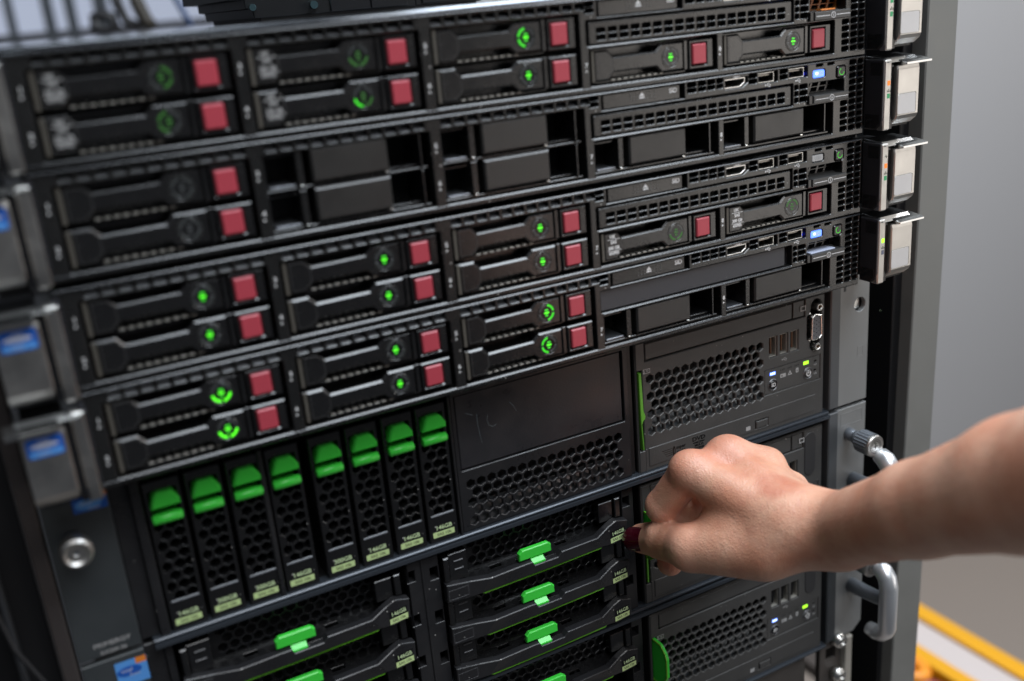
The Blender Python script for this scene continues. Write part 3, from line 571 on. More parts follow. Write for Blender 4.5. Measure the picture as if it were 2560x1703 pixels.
def F_common(t, k):
    z0 = FZ[k]; h = 87.6; dx = FXO[k]
    T = lambda x, y, z: (x+dx, y+FY, z+z0)
    TX = lambda s_, x, y, z, *a, **kw: text(s_, x+dx, y+FY, z+z0, *a, **kw)
    b = MB(T=T); b.box(-70, 357, 60, 690, -h, 0, 0); b.plate(rect(-70, -h, 357, 0), [rect(-69, -h+.8, 356, -.8)], 6, 60, 0); b.box(-69, 356, 40, 41, -h, 0, 0)
    b.build('chassis', DARK, t)
    b = MB(T=T); b.plate([(0, 0), (0, -2.1), (2.4, -2.6), (4, -2.1), (4, 0)], (), -66, 356.5, .3, back=True, T=lambda x, y, z: T(y, x-3.4, z+.2)); b.build('top_edge', mat('edge_rail', (.05, .058, .07), .26, metal=.35), t)
    b = MB(T=T); b.box(-66, 356.5, -2.4, 5, -h-1.1, -h+1.0, .6); b.build('bottom_edge', mat('edge_rail', (.07, .08, .095), .24), t)
    # right bracket and ear
    MB(T=T).box(357.2, 365.6, -1.5, 10, -h+1, -.5, .7).build('side_bracket', EARD if k == 2 else mat('bracket_grey', (.09, .095, .10), .38, metal=.4, smudge=.2), t)
    ear = [(366.2, -h+.5), (384, -h+.5), (391.6, -h+7), (391.6, -1), (366.2, -1)] if k == 2 else [(366.2, -h+.6), (391.4, -h+.6), (391.4, -.6), (366.2, -.6)]
    e = MB(T=T).plate(ear, [circ(383.2, -20.6, 4.7, 20)] if k == 0 else [], 0, 3, .3, back=True).build('mounting_ear', EARF, t)
    if k == 0:
        MB(T=T).plate([(383.2-3.2, -25), (383.2+3, -24), (383.2+3, -16), (383.2-2, -16)], (), 3.5, 5, .1).build('bracket_seen_through', STEEL, e)
        MB(T=T).plate(rect(382.2, -56, 387.2, -49), [rect(382.6, -55.6, 386.8, -49.4)], -.1, .1, .05).build('pressed_square', EARF, e)
        MB(T=T).box(369, 371, -.15, .1, -9.5, -6, .1).build('latch_mark', EARD, e)
    else:
        MB(T=T).plate(rect(369, -13, 388, -4), [rect(369.3, -12.7, 387.7, -4.3)], -.12, .05, .05).build('pressed_frame', EARF, e)
    if k >= 1:
        X = 376.4+dx; Z = z0-20.5
        a = MB(); a.tube([(X, 21, Z+1), (X, 12, Z+.5)], [4.4, 4.0], 20); a.tube([(X, 14, Z+.5), (X, 8, Z+.5)], [4.6, 5.4], 20); sc = a.build('thumbscrew', ALUD, t)
        b = MB()
        pts = []; N = 44
        for i in range(N): rr = 7.6 if i % 2 else 7.2; pts.append((X+rr*math.cos(2*math.pi*i/N), Z+rr*math.sin(2*math.pi*i/N)))
        b.plate(pts, (), -1.4, 9, .2, back=True); b.build('knurled_head', ALUD, sc)
        b = MB(); b.plate(circ(X, Z, 7.4, 28), (), -3.2, 0, .7); b.build('screw_face', SILV, sc)
        b = MB()
        for rr in (3.6, 4.7): b.plate(circ(X, Z, rr, 28), [circ(X, Z, rr-.35, 28)], -3.26, -2.5, 0)
        b.plate([(X-1.9, Z-.35), (X-.35, Z-.35), (X-.35, Z-1.9), (X+.35, Z-1.9), (X+.35, Z-.35), (X+1.9, Z-.35), (X+1.9, Z+.35), (X+.35, Z+.35), (X+.35, Z+1.9), (X-.35, Z+1.9), (X-.35, Z+.35), (X-1.9, Z+.35)], (), -3.28, -2.5, 0); b.build('screw_recess', RACKB, sc)
        # pull handle
        X = 381.2+dx; Zb = z0-48.5-(7.0 if k == 1 else 0)
        hnd = MB().tube([(X, 22, Zb+.5), (X, 8, Zb+1.5), (X, -6, Zb+3.2), (X, -10, Zb+3.6)], [5.4, 5.0, 4.7, 4.7], 24).build('handle_post', ALUD, t)
        P = [(X, -1, Zb+26.5), (X, -4, Zb+26.8), (X, -7.5, Zb+25.6), (X, -11, Zb+22), (X, -12.6, Zb+16), (X, -12.6, Zb), (X, -12.6, Zb-16), (X, -11.6, Zb-19), (X, -8, Zb-23), (X, -3, Zb-25), (X, 3, Zb-25)]
        b = MB().tube(P, [4.8, 5.8, 6.2, 6.2, 6.1, 6.0, 6.0, 6.0, 5.8, 5.4, 4.6], 28); b.build('handle_grip', ALU, hnd)
    # left bracket and ear
    MB(T=T).box(-70.6, -62, 2, 10, -h+1, -.5, .5).build('side_bracket', FUJD, t)
    e = MB(T=T).plate(rect(-98.5, -h+.6, -71.0, -.6), (), 0, 3, .4, back=True).build('mounting_ear', mat('left_ear_paint', (.035, .04, .043), .42, smudge=.15), t)
    if k == 0:
        X, Z = -88.3, z0-25.5
        sc = MB().tube([(X, 21, Z), (X, 6, Z)], 4.4, 20).build('thumbscrew', ALUD, t)
        b = MB(); b.plate(circ(X, Z, 6.9, 32), [circ(X, Z, 3.9, 32)], 3.5, 10, 1.3, back=True); b.build('screw_face', SILV, sc)
        MB().plate(circ(X, Z, 4.0, 24), [circ(X, Z, 1.2, 12)], 4.9, 8, .3).build('screw_centre', SILV, sc)
        MB().plate(circ(X, Z, 1.3, 12), (), 6.5, 8, 0).build('screw_recess', RACKB, sc)
        TX('PRIMERGY', -83.2, -.1, -81.0-.0+0, 3.1, GRYP, e, off=.05, sx=1.15); TX('RX300 S6', -83.2, -.1, -85.2+.0, 2.6, GRYP, e, off=.03, sx=1.1)
        s0 = z0-14.5; st = MB().plate(rect(-85.5, s0, -71.3, s0+12), (), FY-.2, FY+.1, 0).build('sticker', BLU, t, label='blue sticker with an orange corner')
    elif k == 1:
        s0 = z0-13; st = MB().plate(rect(-84.8, s0-4, -70.8, s0+9), (), FY-.2, FY+.1, 0).build('sticker', BLUL, t, label='pale blue sticker with an orange corner')
    if k < 2:
        MB().plate(rect(-75.6, s0+6.0, -70.9, s0+(12.1 if k == 0 else 9.1)), (), FY-.26, FY-.1, 0).build('sticker_corner', ORG, st)
        MB().plate(circ(-79, s0+3.4, 5.6, 20, 2.6), (), FY-.28, FY-.1, 0).build('sticker_swoosh', BLUL if k == 0 else BLU, st)
        text('intel', -80, FY-.3, s0+4.0, 2.9, STK, st); text('Xeon', -77, FY-.3, s0+1.2, 2.2, STK, st)
    F_right_panel(t, k)
    return T, TX

t = thing('rack_server', 'graphite server under the slim ones, eight upright green-latched drives and a blank panel', 'rack server', (142, FY, FZ[0]-87.6), 'servers with green latches')
T, TX = F_common(t, 0)
# separators and middle section
b = MB(); b.box(94.2, 95.4, 18.8, 30, -265.5, -185, .3); b.build('bay_separator', FUJD, t); b = MB(); b.box(-4.2, -1.9, 19, 30, -264.8, -186, .3); b.build('bay_separator', FUJD, t); b = MB(); b.box(-62, -57.5, 19.5, 30, -265.3, -185, .4); b.build('bay_separator', FUJD, t)
b = MB(); b.box(205.6, 208.8, 22, 40, -265, -184, .3); b.build('section_gap', RACKB, t)
H = []
for r in range(5):
    z = -237.5-5.45*r
    for i in range(16 if r % 2 == 0 else 15): H.append(hexa(103.0+(3.12 if r % 2 else 0)+6.24*i, z, 2.75))
H.append(rrect(98.2, -229.0, 202.0, -186.2, .8))
m_ = MB().plate(rect(95.8, -264.6, 205.3, -184.4), H, FY, FY+2.4, .6, hc=.35).build('blank_frame', FUJD, t)
c_ = MB().plate(rect(98.7, -228.6, 201.2, -186.6), (), FY+.9, FY+5, .7).build('blank_panel', mat('blank_panel_plastic', (.022, .022, .025), .36, bump=.15, smudge=.22, dust=.6), t)
for path in ([(110.9, -199.5), (110.8, -205), (111.5, -211), (112.4, -216.5)], [(117, -201.5), (116.4, -204.5), (117.3, -207.6), (119.5, -209.0), (121.6, -208.4)], [(130.4, -198.0), (132.4, -200.4), (134.2, -204.2)], [(104.5, -197.5), (108.5, -199.5)]):
    b = MB(); b.tube([(x, FY+.88, z) for x, z in path], .10, 5); b.build('scratch', mat('scratch_line', (.22, .28, .31), .6), c_)
b = MB(); b.v = [(97, 22.8, -263), (204, 22.8, -263), (204, 27, -252), (97, 27, -252)]; b.f = [(0, 1, 2, 3)]; b.build('inner_sheet', mat('inner_zinc', (.18, .19, .20), .3, metal=.8), t)
MB().box(96, 205, 34, 35, -265, -232, 0).build('panel_back', DARK, t)

def make_vdrive():
    t = thing('drive_carrier', 'x', 'drive carrier', (0, 0, 0), 'upright drives with green latches')
    H = []
    for r in range(8):
        z = -24.6-5.35*r; 
        for x in ((6.3, 12.3) if r % 2 else (3.2, 9.3, 14.2)):
            hh = hexa(x, z, 2.7)
            hh = [(min(max(q[0], 1.6), 14.7), q[1]) for q in hh]
            o = []
            for q in hh:
                if not o or (abs(q[0]-o[-1][0])+abs(q[1]-o[-1][1])) > .05: o.append(q)
            H.append(o)
    b = MB().plate(rect(0, -79.6, 16.6, -2), H+[rect(1.8, -20.8, 14.6, -7.0)], 0, 14, .5, hc=.25); b.build('front_mesh', CAR, t)
    b = MB(); b.box(.4, 16.2, 12, 30, -79, -2.2, 0); b.build('carrier_body', DARK, t)
    b = MB().plate([(1.8, -14.6), (3.6, -8.6), (5.0, -6.9), (11.4, -6.9), (13.0, -8.4), (15.0, -11.8), (15.0, -14.6)], (), -3.6, 4, .9, back=True); g = b.build('latch_upper', GRN, t)
    b = MB(); b.box(3.0, 13.6, 1.0, 6, -20.6, -19.0, .2); b.tube([(1.6, -1.6, -20.3), (2.1, -1.6, -20.3), (14.6, -1.6, -20.3), (15.1, -1.6, -20.3)], [1.8, 2.4, 2.4, 1.8], 18); b.build('latch_lower', GRN, t)
    MB().box(1.8, 14.8, -.35, .6, -64.6, -63.6, .2).build('ridge', mat('ridge_grey', (.16, .17, .19), .3), t)
    return t
vd = make_vdrive(); X0 = [-56.6, -38.1, -19.4, -.9, 20.5, 39.2, 58.2, 76.6]
caps = ['146GB', '300GB', '300GB', '146GB', '300GB', '146GB', '146GB', '146GB']; ords = ['leftmost', 'second', 'third', 'fourth', 'fifth', 'sixth', 'seventh', 'rightmost']
for i, x in enumerate(X0):
    o = vd if i == 0 else copy_tree(vd, loc=(x, FY, -185.2))
    if i == 0: vd.location = Vector((x, FY, -185.2))*MM
    o['label'] = f"upright drive with green latch and {caps[i]} label, {ords[i]} of eight"
for i, x in enumerate(X0):
    o = [q for q in bpy.data.objects if q.type == 'EMPTY' and q.get('label', '').endswith(f'{ords[i]} of eight')][0]
    l = MB().plate(rrect(x+1.9, -262.0, x+14.2, -258.9, .3), (), FY-.12, FY+.05, 0).build('printed_label', LABG, o)
    text(caps[i], x+8.4, FY-.05, -256.7, 3.3, TXTG, l, off=.07, sx=1.02); text('SAS 10k', x+8.2, FY-.16, -260.5, 2.2, LABT, l, off=.03, sx=1.1)

BOW = lambda x: -2.0*min(1, max(0, (x-14.5)/11.5))*min(1, max(0, (103.9-x)/9.3))
def make_hdrive():
    t = thing('drive_carrier', 'x', 'drive carrier', (0, 0, 0), 'wide drives with green latches')
    # local origin: left end, top of the row, front plane
    TB = lambda x, y, z: (x, y-4.6+BOW(x), z)
    top = [(0.6, -15.4), (14.5, -17.6), (26, -18.7), (46.8, -18.2), (52.0, -18.3), (53.4, -20.9), (68.4, -20.9), (70.8, -18.4), (94.6, -18.2), (103.9, -14.6), (109, -12.6), (116.6, -14.6)]
    bot = [(116.2, -25.9), (106.4, -27.5), (103.9, -26.9), (99.2, -25.8), (60, -26.0), (20, -27.0), (13.6, -27.4), (0.2, -26.3)]
    b = MB(T=TB).plate(top+bot, (), 0, 4.5, .45, back=True); bar = b.build('handle_bar', FUJD, t)
    b = MB(T=TB).plate(rect(1.2, -25.2, 13.0, -19.2), [rect(1.5, -24.9, 12.7, -19.5)], -.05, .05, .04); b.build('end_outline', mat('outline_light', (.06, .06, .065), .3), bar)
    # shelf behind the bar
    b = MB(); sl = [[(30.5, 3.2), (37.5, 3.2), (37.5, 5.8), (30.5, 5.8)], [(72.5, 3.2), (79.5, 3.2), (79.5, 5.8), (72.5, 5.8)], [(46, 1.0), (66, 1.0), (66, 3.6), (46, 3.6)]]
    b.plate([(3, -3), (112, -3), (112, 9), (3, 9)], sl, 0, 1.2, .1, back=True, T=lambda x, y, z: (x, z, -20.4-y+z*.18+(1.2 if x < 30 else 0))); b.build('shelf', CAR, t)
    H = []
    for r in range(5):
        z = -3.2-5.0*r
        for i in range(14):
            x = 22+(3 if r % 2 else 0)+6.0*i
            if x < 104: H.append(hexa(x, z, 2.6))
    MB().plate(rect(16, -26, 110, 0), H, 8, 10, .2).build('vent_mesh', mat('mesh_black', (.011, .0115, .013), .32), t); MB().box(14, 112, 14, 15, -26.5, 0, 0).build('back_wall', DARK, t)
    e = MB().plate(rect(4.8, -17, 15.6, -.2), (), -.3, 6, .4).build('end_block', CAR, t)
    for z in (-5.0, -10.0): MB().box(7.6, 13.0, -1.0, 0, z-.4, z+.4, .2).build('grip_ridge', mat('ridge_black', (.05, .05, .055), .28), e)
    MB().box(1.2, 4.4, -2.0, 6, -17.5, -.8, .6).build('side_rib', CAR, t)
    MB().box(110.6, 114.2, -1.4, 6, -12.8, -.6, .5).build('side_rib', CAR, t); MB().box(100.5, 109.8, .2, 6, -14, -1.6, .4).build('end_block', CAR, t)
    b = MB(T=lambda x, y, z: (x, y-3.6+BOW(x), z)).plate([(20.6, -27.3), (98.6, -26.1), (97.5, -26.9), (60, -27.3), (22.2, -28.0)], (), 0, 6, .1, back=True); b.build('green_edge', mat('green_edge_plastic', (.12, .42, .02), .35), t)
    b = MB().plate([(45.2, -17.2), (45.2, -12.8), (47.2, -11.0), (63.6, -11.0), (65.6, -12.6), (65.6, -17.2)], (), -4.2, -1.6, .5, back=True); g = b.build('latch', GRN, t)
    b = MB(); b.plate([(52.2, 0), (60.2, 0), (60.2, 3.4), (52.2, 3.4)], (), 0, 1, .15, back=True, T=lambda x, y, z: (x, z-6.2, -19.6-y+z*.75)); b.build('latch_tongue', mat('green_plastic', (0, 0, 0)), g)
    return t
hd = make_hdrive()
def hdrive(x, z, label, first=False):
    o = hd if first else copy_tree(hd, loc=(x, FY, z))
    if first: hd.location = Vector((x, FY, z))*MM
    o['label'] = label
    return o
HD = [(80.3, -274.0, 0, 'top one of three between the blank strip and the hand'), (80.3, -300.9, 1, 'middle one of the three left of the hand'), (80.3, -327.2, 2, 'lowest of the three left of the hand'),
      (83.2, -364.2, 3, 'alone near the bottom edge, beside the green pull tag'),
      (-57.4, -274.0, 0, 'top one below the upright drives'), (-57.4, -300.9, 1, 'second below the upright drives'), (-57.4, -327.2, 2, 'third below the upright drives, cut by the frame')]
for i, (x, z, r, lb) in enumerate(HD):
    o = hdrive(x, z, 'wide green-latched drive, '+lb, i == 0)
for i, (x, z, r, lb) in enumerate(HD):
    o = [q for q in bpy.data.objects if q.type == 'EMPTY' and q.get('label', '').endswith(lb)][0]
    y = FY-4.72; xx = x+104.6
    l = MB(T=lambda a, b_, c: (a, b_, c+(a-xx)*.09)).plate(rect(xx, z-26.2, xx+10.2, z-23.0), (), y, y+.1, 0).build('printed_label', LABG, o)
    MB(T=lambda a, b_, c: (a, b_, c+(a-xx)*.09)).plate(rect(xx, z-23.0, xx+10.2, z-18.6), (), y+.03, y+.1, 0).build('label_field', GLOSS, l)
    text('146GB', xx+5.2, y, z-20.3, 3.3, TXTG, l, off=.04, sx=.92, rot=.09); text('SAS 15k', xx+5.1, y-.05, z-24.1, 2.2, LABT, l, off=.02, sx=1.0, rot=.09)

def F_frame(t, k):
    zt = FZ[k]-4.5; zb_ = FZ[k]-86.5; dx = FXO[k]
    for x0 in (197.4, 60.8):
        if x0 == 60.8: pts = [(61.6, zb_), (79.6, zb_), (79.6, zt), (61.6, zt)]; x1 = 79.6
        else: pts = [(197.0, zb_), (205.0, zb_), (205.0, zt), (197.0, zt)]
        hs = []
        for r in range(3):
            zr = FZ[k]-7-[0, 26.9, 53.2][r]
            hs.append(rect(x0+.2, zr-9, x0+4.8, zr-2.4))
            if x0 == 60.8: hs.append(rect(74.2, zr-12, 78.8, zr-4.4))
        MB(T=lambda x, y, z: (x+dx, y, z)).plate(pts, hs, FY+.4, FY+6, .4, hc=.25).build('bay_post', FUJD, t)
    MB(T=lambda x, y, z: (x+dx, y, z)).box(-62.2, -58.4, FY+.6, FY+6, zb_, zt, .4).build('bay_post', FUJD, t)
    MB(T=lambda x, y, z: (x+dx, y, z)).box(69.2, 70.2, FY-.3, FY+3, zb_, zt, .3).build('post_seam', FUJD, t)
    for r in range(1, 3): MB(T=lambda x, y, z: (x+dx, y, z)).box(-58, 197, FY+9, FY+30, FZ[k]-7-26.9*r-.8, FZ[k]-7-26.9*r, .2).build('bay_shelf', DARK, t)
t2 = thing('rack_server', 'graphite server the hand is touching, wide drives with green latches', 'rack server', (142, FY, FZ[1]-87.6), 'servers with green latches'); F_common(t2, 1); F_frame(t2, 1)
t3 = thing('rack_server', 'lowest graphite server with large green pull tag sticking out', 'rack server', (142, FY, FZ[2]-87.6), 'servers with green latches'); F_common(t3, 2); F_frame(t3, 2)
# what stands below
t4 = thing('rack_server', 'plain dark server front at the bottom edge under the green-latched ones', 'rack server', (142, FY, -540))
MB().box(-60, 341.5, 20, 30, -540, -447.5, 1.0).build('front_cover', mat('brown_black_paint', (.045, .04, .037), .4, smudge=.2, bump=.2), t4); MB().box(-60, 342, 30, 600, -540, -447, 0).build('chassis', DARK, t4)

# ================================================================== rack frame
rk = thing('rack_cabinet', 'tall black rack cabinet with grey front post around the servers', 'rack cabinet', (142, 20, -700))
def post(x0, x1, y0, y1, m, name='corner_post', lean=0.0, z0=-700, z1=260):
    b = MB(T=lambda x, y, z: (x+lean*(z+60)*(1 if z < -60 else 0), y, z)); 
    b.box(x0, x1, y0, y1, -60, z1, .6) if lean else b.box(x0, x1, y0, y1, z0, z1, .8)
    if lean: b.box(x0, x1, y0, y1, z0, -60, .0)
    return b.build(name, m, rk)
p = MB(T=lambda x, y, z: (x+.014*(z+150) if z < -150 else x, y, z))
p.plate([(432.6, -700), (432.6, -150), (432.6, 260), (458.6, 260), (458.6, -150), (458.6, -700)], (), 20, 60, .8, back=True); p.build('corner_post', POST, rk)
p = MB(T=lambda x, y, z: (x+.014*(z+150) if z < -150 else x, y, z)); p.plate([(458.8, -700), (458.8, -150), (458.8, 260), (460.6, 260), (460.6, -150), (460.6, -700)], (), 22, 90, .3, back=True); p.build('post_flange', mat('post_edge_paint', (.24, .235, .22), .45), rk)
b = MB(); b.box(394, 431, 62, 64, -700, 200, 0); b.build('gap_panel', RACKB, rk)
b = MB(); b.box(396, 397.5, 40, 62, -700, 200, .2); b.build('inner_flange', RACKB, rk); b = MB(); b.box(424, 432, 30, 62, -700, 200, .5); b.build('inner_flange', RACKB, rk)
hs = [rect(405, z-9, 414, z) for z in range(-430, 180, 31)]
MB().plate(rect(400, -700, 420, 200), hs, 56, 58, .3).build('slotted_rail', mat('rail_black', (.016, .017, .019), .4), rk)
# lower bare rail with cage nuts
hs = [rect(362.5, z-4.7, 371.5, z+4.7) for z in (-456.8, -488)]+[circ(368.8, -442.5, 3, 10), circ(368.8, -472.5, 3, 10)]
MB().plate(rect(356.6, -700, 377.0, -445.5), hs, 22, 24, .3).build('mounting_rail', mat('rail_brown', (.06, .052, .047), .4, smudge=.2), rk)
MB().box(377.4, 383.8, 18, 24, -700, -446, .5).build('rail_edge', mat('pale_rail_edge', (.36, .34, .30), .4), rk)
for z in (-444.5, -473.5):
    s_ = MB(); s_.tube([(370.5, 22, z), (370.5, 15, z)], [5.2, 5.2], 20); s_ = s_.build('rail_screw', STEEL, rk)
    MB().plate(circ(370.5, z, 4.6, 20), [circ(370.5, z, 1.5, 8)], 13.8, 15.2, 1.0).build('screw_head', STEEL, s_)
# left side
MB().box(-106.5, -99.6, 20, 50, -700, 20, .8).build('corner_post', mat('left_post_paint', (.045, .038, .037), .5), rk)
MB().box(-190, -107, 26, 30, -700, 20, .3).build('side_strip', RACKB, rk); MB().box(-122, -119.6, 12, 26, -700, -150, .5).build('door_edge', mat('door_edge_grey', (.03, .032, .036), .4), rk)
MB().box(-190, -186, -40, 26, -700, 20, .3).build('door_frame', RACKB, rk)
b = MB(); b.tube([(-128, 14, -150), (-127, 10, -200), (-121, 8, -240), (-108, 8, -275), (-104, 10, -320)], 1.1, 8); b.build('thin_cable', mat('cable_black', (.02, .02, .022), .4), rk)
MB().box(-100, 392, 700, 702, -700, -5, 0).build('rear_panel', RACKB, rk)

# ================================================================== black unit standing on the lid
u = thing('power_unit', 'black boxy unit with two small teal screws standing on the shiny lid', 'electronics box', (210, 200, 1))
b = MB(); P = [(74.2, 4.3), (178, 3.2), (178, 60), (60, 60), (60, 15.4), (69.6, 14.8), (69.6, 9.9), (73.4, 9.4)]
b.plate(P, (), 200, 330, .5, back=True); b.build('housing', mat('unit_black', (.005, .0055, .0065), .35), u)
UC = mat('unit_cover', (.008, .0085, .010), .3)
for x0, x1 in ((121.5, 147.2), (147.8, 172)): MB().plate(rect(x0, 4.2, x1, 60), (), 198.6, 201, .4).build('front_cover', UC, u)
MB().plate([(178.3, 3.2), (224, 2.6), (229, 4.4), (229, 60), (178.3, 60)], (), 201, 330, .5, back=True).build('side_module', mat('unit_black', (0, 0, 0)), u)
for x0, x1 in ((182.6, 206), (206.6, 226)): MB().plate(rect(x0, 4.4, x1, 60), (), 199.6, 203, .4).build('front_cover', UC, u)
TE_ = mat('teal_zinc_screw', (.20, .34, .37), .2, metal=.9)
for x, z, r in ((72.4, 10.4, 1.9), (109.5, 9.0, 2.3)):
    s_ = MB(); s_.tube([(x+2, 200, z), (x, 193, z)], [r, r], 18); s_.build('screw', TE_, u)
MB().box(78, 222, 202, 328, 1.1, 5.0, .5).build('gap_blocker', RACKB, u)  # added dark block, covers the bright window reflection under the unit

# ================================================================== background
wl = MB(); wl.box(560, 5200, 1500, 1530, -4500, 1800, 0); wl.build('wall', mat('grey_wall_paint', (.36, .365, .38), .85, bump=.1, bscale=40), None, kind='structure')
wf = thing('office_window', 'blurred bright window with dark bars behind the rack top', 'window', (400, 3000, -200))
WV = Vector((.86, -.51))                           # the window runs obliquely behind the rack
def wp(u, y, z): return (58+WV.x*u-(.51)*y*1.0*0+y*.51, 3080+WV.y*u+y*.86, z)
for u0, u1 in ((-260, 28), (52, 142), (172, 211), (240, 298), (338, 688), (714, 1700)):
    MB(T=lambda x, y, z: wp(x, y, z)).box(u0, u1, 0, 8, 6 if u0 < 400 else -4, 420, 0).build('pane', mat('bright_pane', (.50, .55, .68), .5, emis=.50), wf)
for u0, u1 in ((28, 52), (142, 172), (211, 240), (298, 338), (688, 714)):
    MB(T=lambda x, y, z: wp(x, y, z)).box(u0, u1, -14, 14, -60, 420, 1).build('mullion', mat('mullion_grey', (.17, .19, .21), .5), wf)
MB(T=lambda x, y, z: wp(x, y, z)).box(-400, 1700, -10, 20, -60, 10, 1).build('sill', mat('sill_grey', (.13, .13, .14), .5), wf)
MB(T=lambda x, y, z: wp(x, y, z)).box(-500, 1800, -100, -60, -1400, -62, 0).build('lower_wall', mat('lower_wall_grey', (.10, .10, .11), .7), wf)
cb = MB(); cb.tube([(120, 1375, 20), (135, 1370, 26), (150, 1362, 22), (152, 1360, 8), (135, 1366, 2), (122, 1372, 10), (125, 1374, 20)], 9, 10); cb.tube([(158, 1358, 80), (160, 1356, 40), (168, 1352, 14), (185, 1344, 4)], [11, 9, 8, 7], 10)
cb.build('cable_bundle', mat('cable_dark', (.012, .012, .014), .5), None, tag=('dark blurred bundle of cables behind the glossy server lid', 'cable bundle'))
cb = MB(); cb.tube([(186, 1346, 90), (188, 1344, 40), (196, 1340, 12), (206, 1335, 2)], [10, 12, 12, 8], 10); cb.build('cable_loop', mat('cable_brown', (.03, .026, .02), .5), None, tag=('brownish dark cable hanging between window bars', 'cable'))
cb = MB(); cb.tube([(236, 1325, 90), (240, 1318, 50), (250, 1310, 20), (258, 1300, -4)], [5, 5, 5, 4], 10); cb.build('blue_cable', mat('cable_blue', (.02, .05, .13), .4), None, tag=('dark blue cable leaning before the bright window', 'cable'))
ts = thing('tool_tray', 'pale long tray with yellow edges, blurred at lower right', 'tray', (936, 400, -930))
YL = mat('yellow_edge_paint', (.66, .31, .004), .4)
MB().box(961, 987, 120, 1100, -912, -896, 2).build('edge_strip', YL, ts); MB().box(886, 909, 120, 1100, -912, -896, 2).build('edge_strip', YL, ts)
MB().box(909.5, 960.5, 122, 1098, -930, -902, .5).build('tray_bed', mat('pale_pink_grey', (.50, .44, .42), .5), ts)
fl = MB(); fl.box(-2000, 5000, -600, 1500, -1520, -1500, 0); fl.build('floor', mat('brown_floor', (.25, .21, .18), .6), None, kind='structure')
cc = MB(); cc.tube([(868+15*math.cos(a*.5), 372+26*math.sin(a*.5), -912+a*.4) for a in range(30)], 9, 8); cc.build('cable_coil', mat('orange_cable', (.80, .28, .02), .4), None, tag=('orange cable coil lying beside the yellow-edged tray', 'cable coil'))
cc = MB(); cc.tube([(862+14*math.cos(a*.5), 318+24*math.sin(a*.5), -915+a*.3) for a in range(26)], 8, 8); cc.build('cable_coil', mat('dark_red_cable', (.22, .03, .03), .4), None, tag=('dark red cable coil at the bottom edge by the orange one', 'cable coil'))
for x, y in ((850, 300),): MB().box(800, 1000, 100, 1100, -960, -940, 1).build('side_table', mat('table_dark', (.05, .04, .035), .5), None, tag=('dark low table top carrying the tray and cable coils', 'table'))

# ================================================================== hand and forearm (one implicit surface)
J = dict(idxMCP=(214.5, -22.5, -247.4), idxPIP=(205.4, -8.5, -272), idxDIP=(222.5, -2.5, -283.5), idxT=(216.5, 3.2, -299),
         midMCP=(237.5, -24.2, -246.2), midPIP=(236, -2, -281), midDIP=(226.5, 5.0, -303), midT=(216, 1.2, -317.0),
         ringMCP=(256, -33, -256), ringPIP=(254, -10, -291), ringDIP=(243, -2, -306), ringT=(233, -4, -312),
         pinkMCP=(266.5, -44, -266), pinkPIP=(264, -27, -296), pinkDIP=(256, -18, -306), pinkT=(247, -16, -309),
         wr=(249.7, -96, -262.6), wb=(239.5, -78, -267), thT=(200.2, 6.0, -297.6), thIP=(202.8, -9.5, -291.8), thMCP=(203.0, -36.8, -284.0), thCMC=(224, -70.9, -277))
J = {k: np.array(v, np.float32) for k, v in J.items()}
def seg(P, a, b, ra, rb):
    d = b-a; t = np.clip(((P-a)@d)/(d@d), 0, 1)[..., None]
    return np.linalg.norm(P-(a+t*d), axis=-1)-(ra+(rb-ra)*t[..., 0])
def smin(a, b, k):
    h = np.clip(.5+.5*(b-a)/k, 0, 1); return b+(a-b)*h-k*h*(1-h)
def ell(P, c, r): 
    q = (P-np.array(c, np.float32))/np.array(r, np.float32); l = np.linalg.norm(q, axis=-1); g = np.linalg.norm(q/np.array(r, np.float32), axis=-1)+1e-6
    return l*(l-1)/g
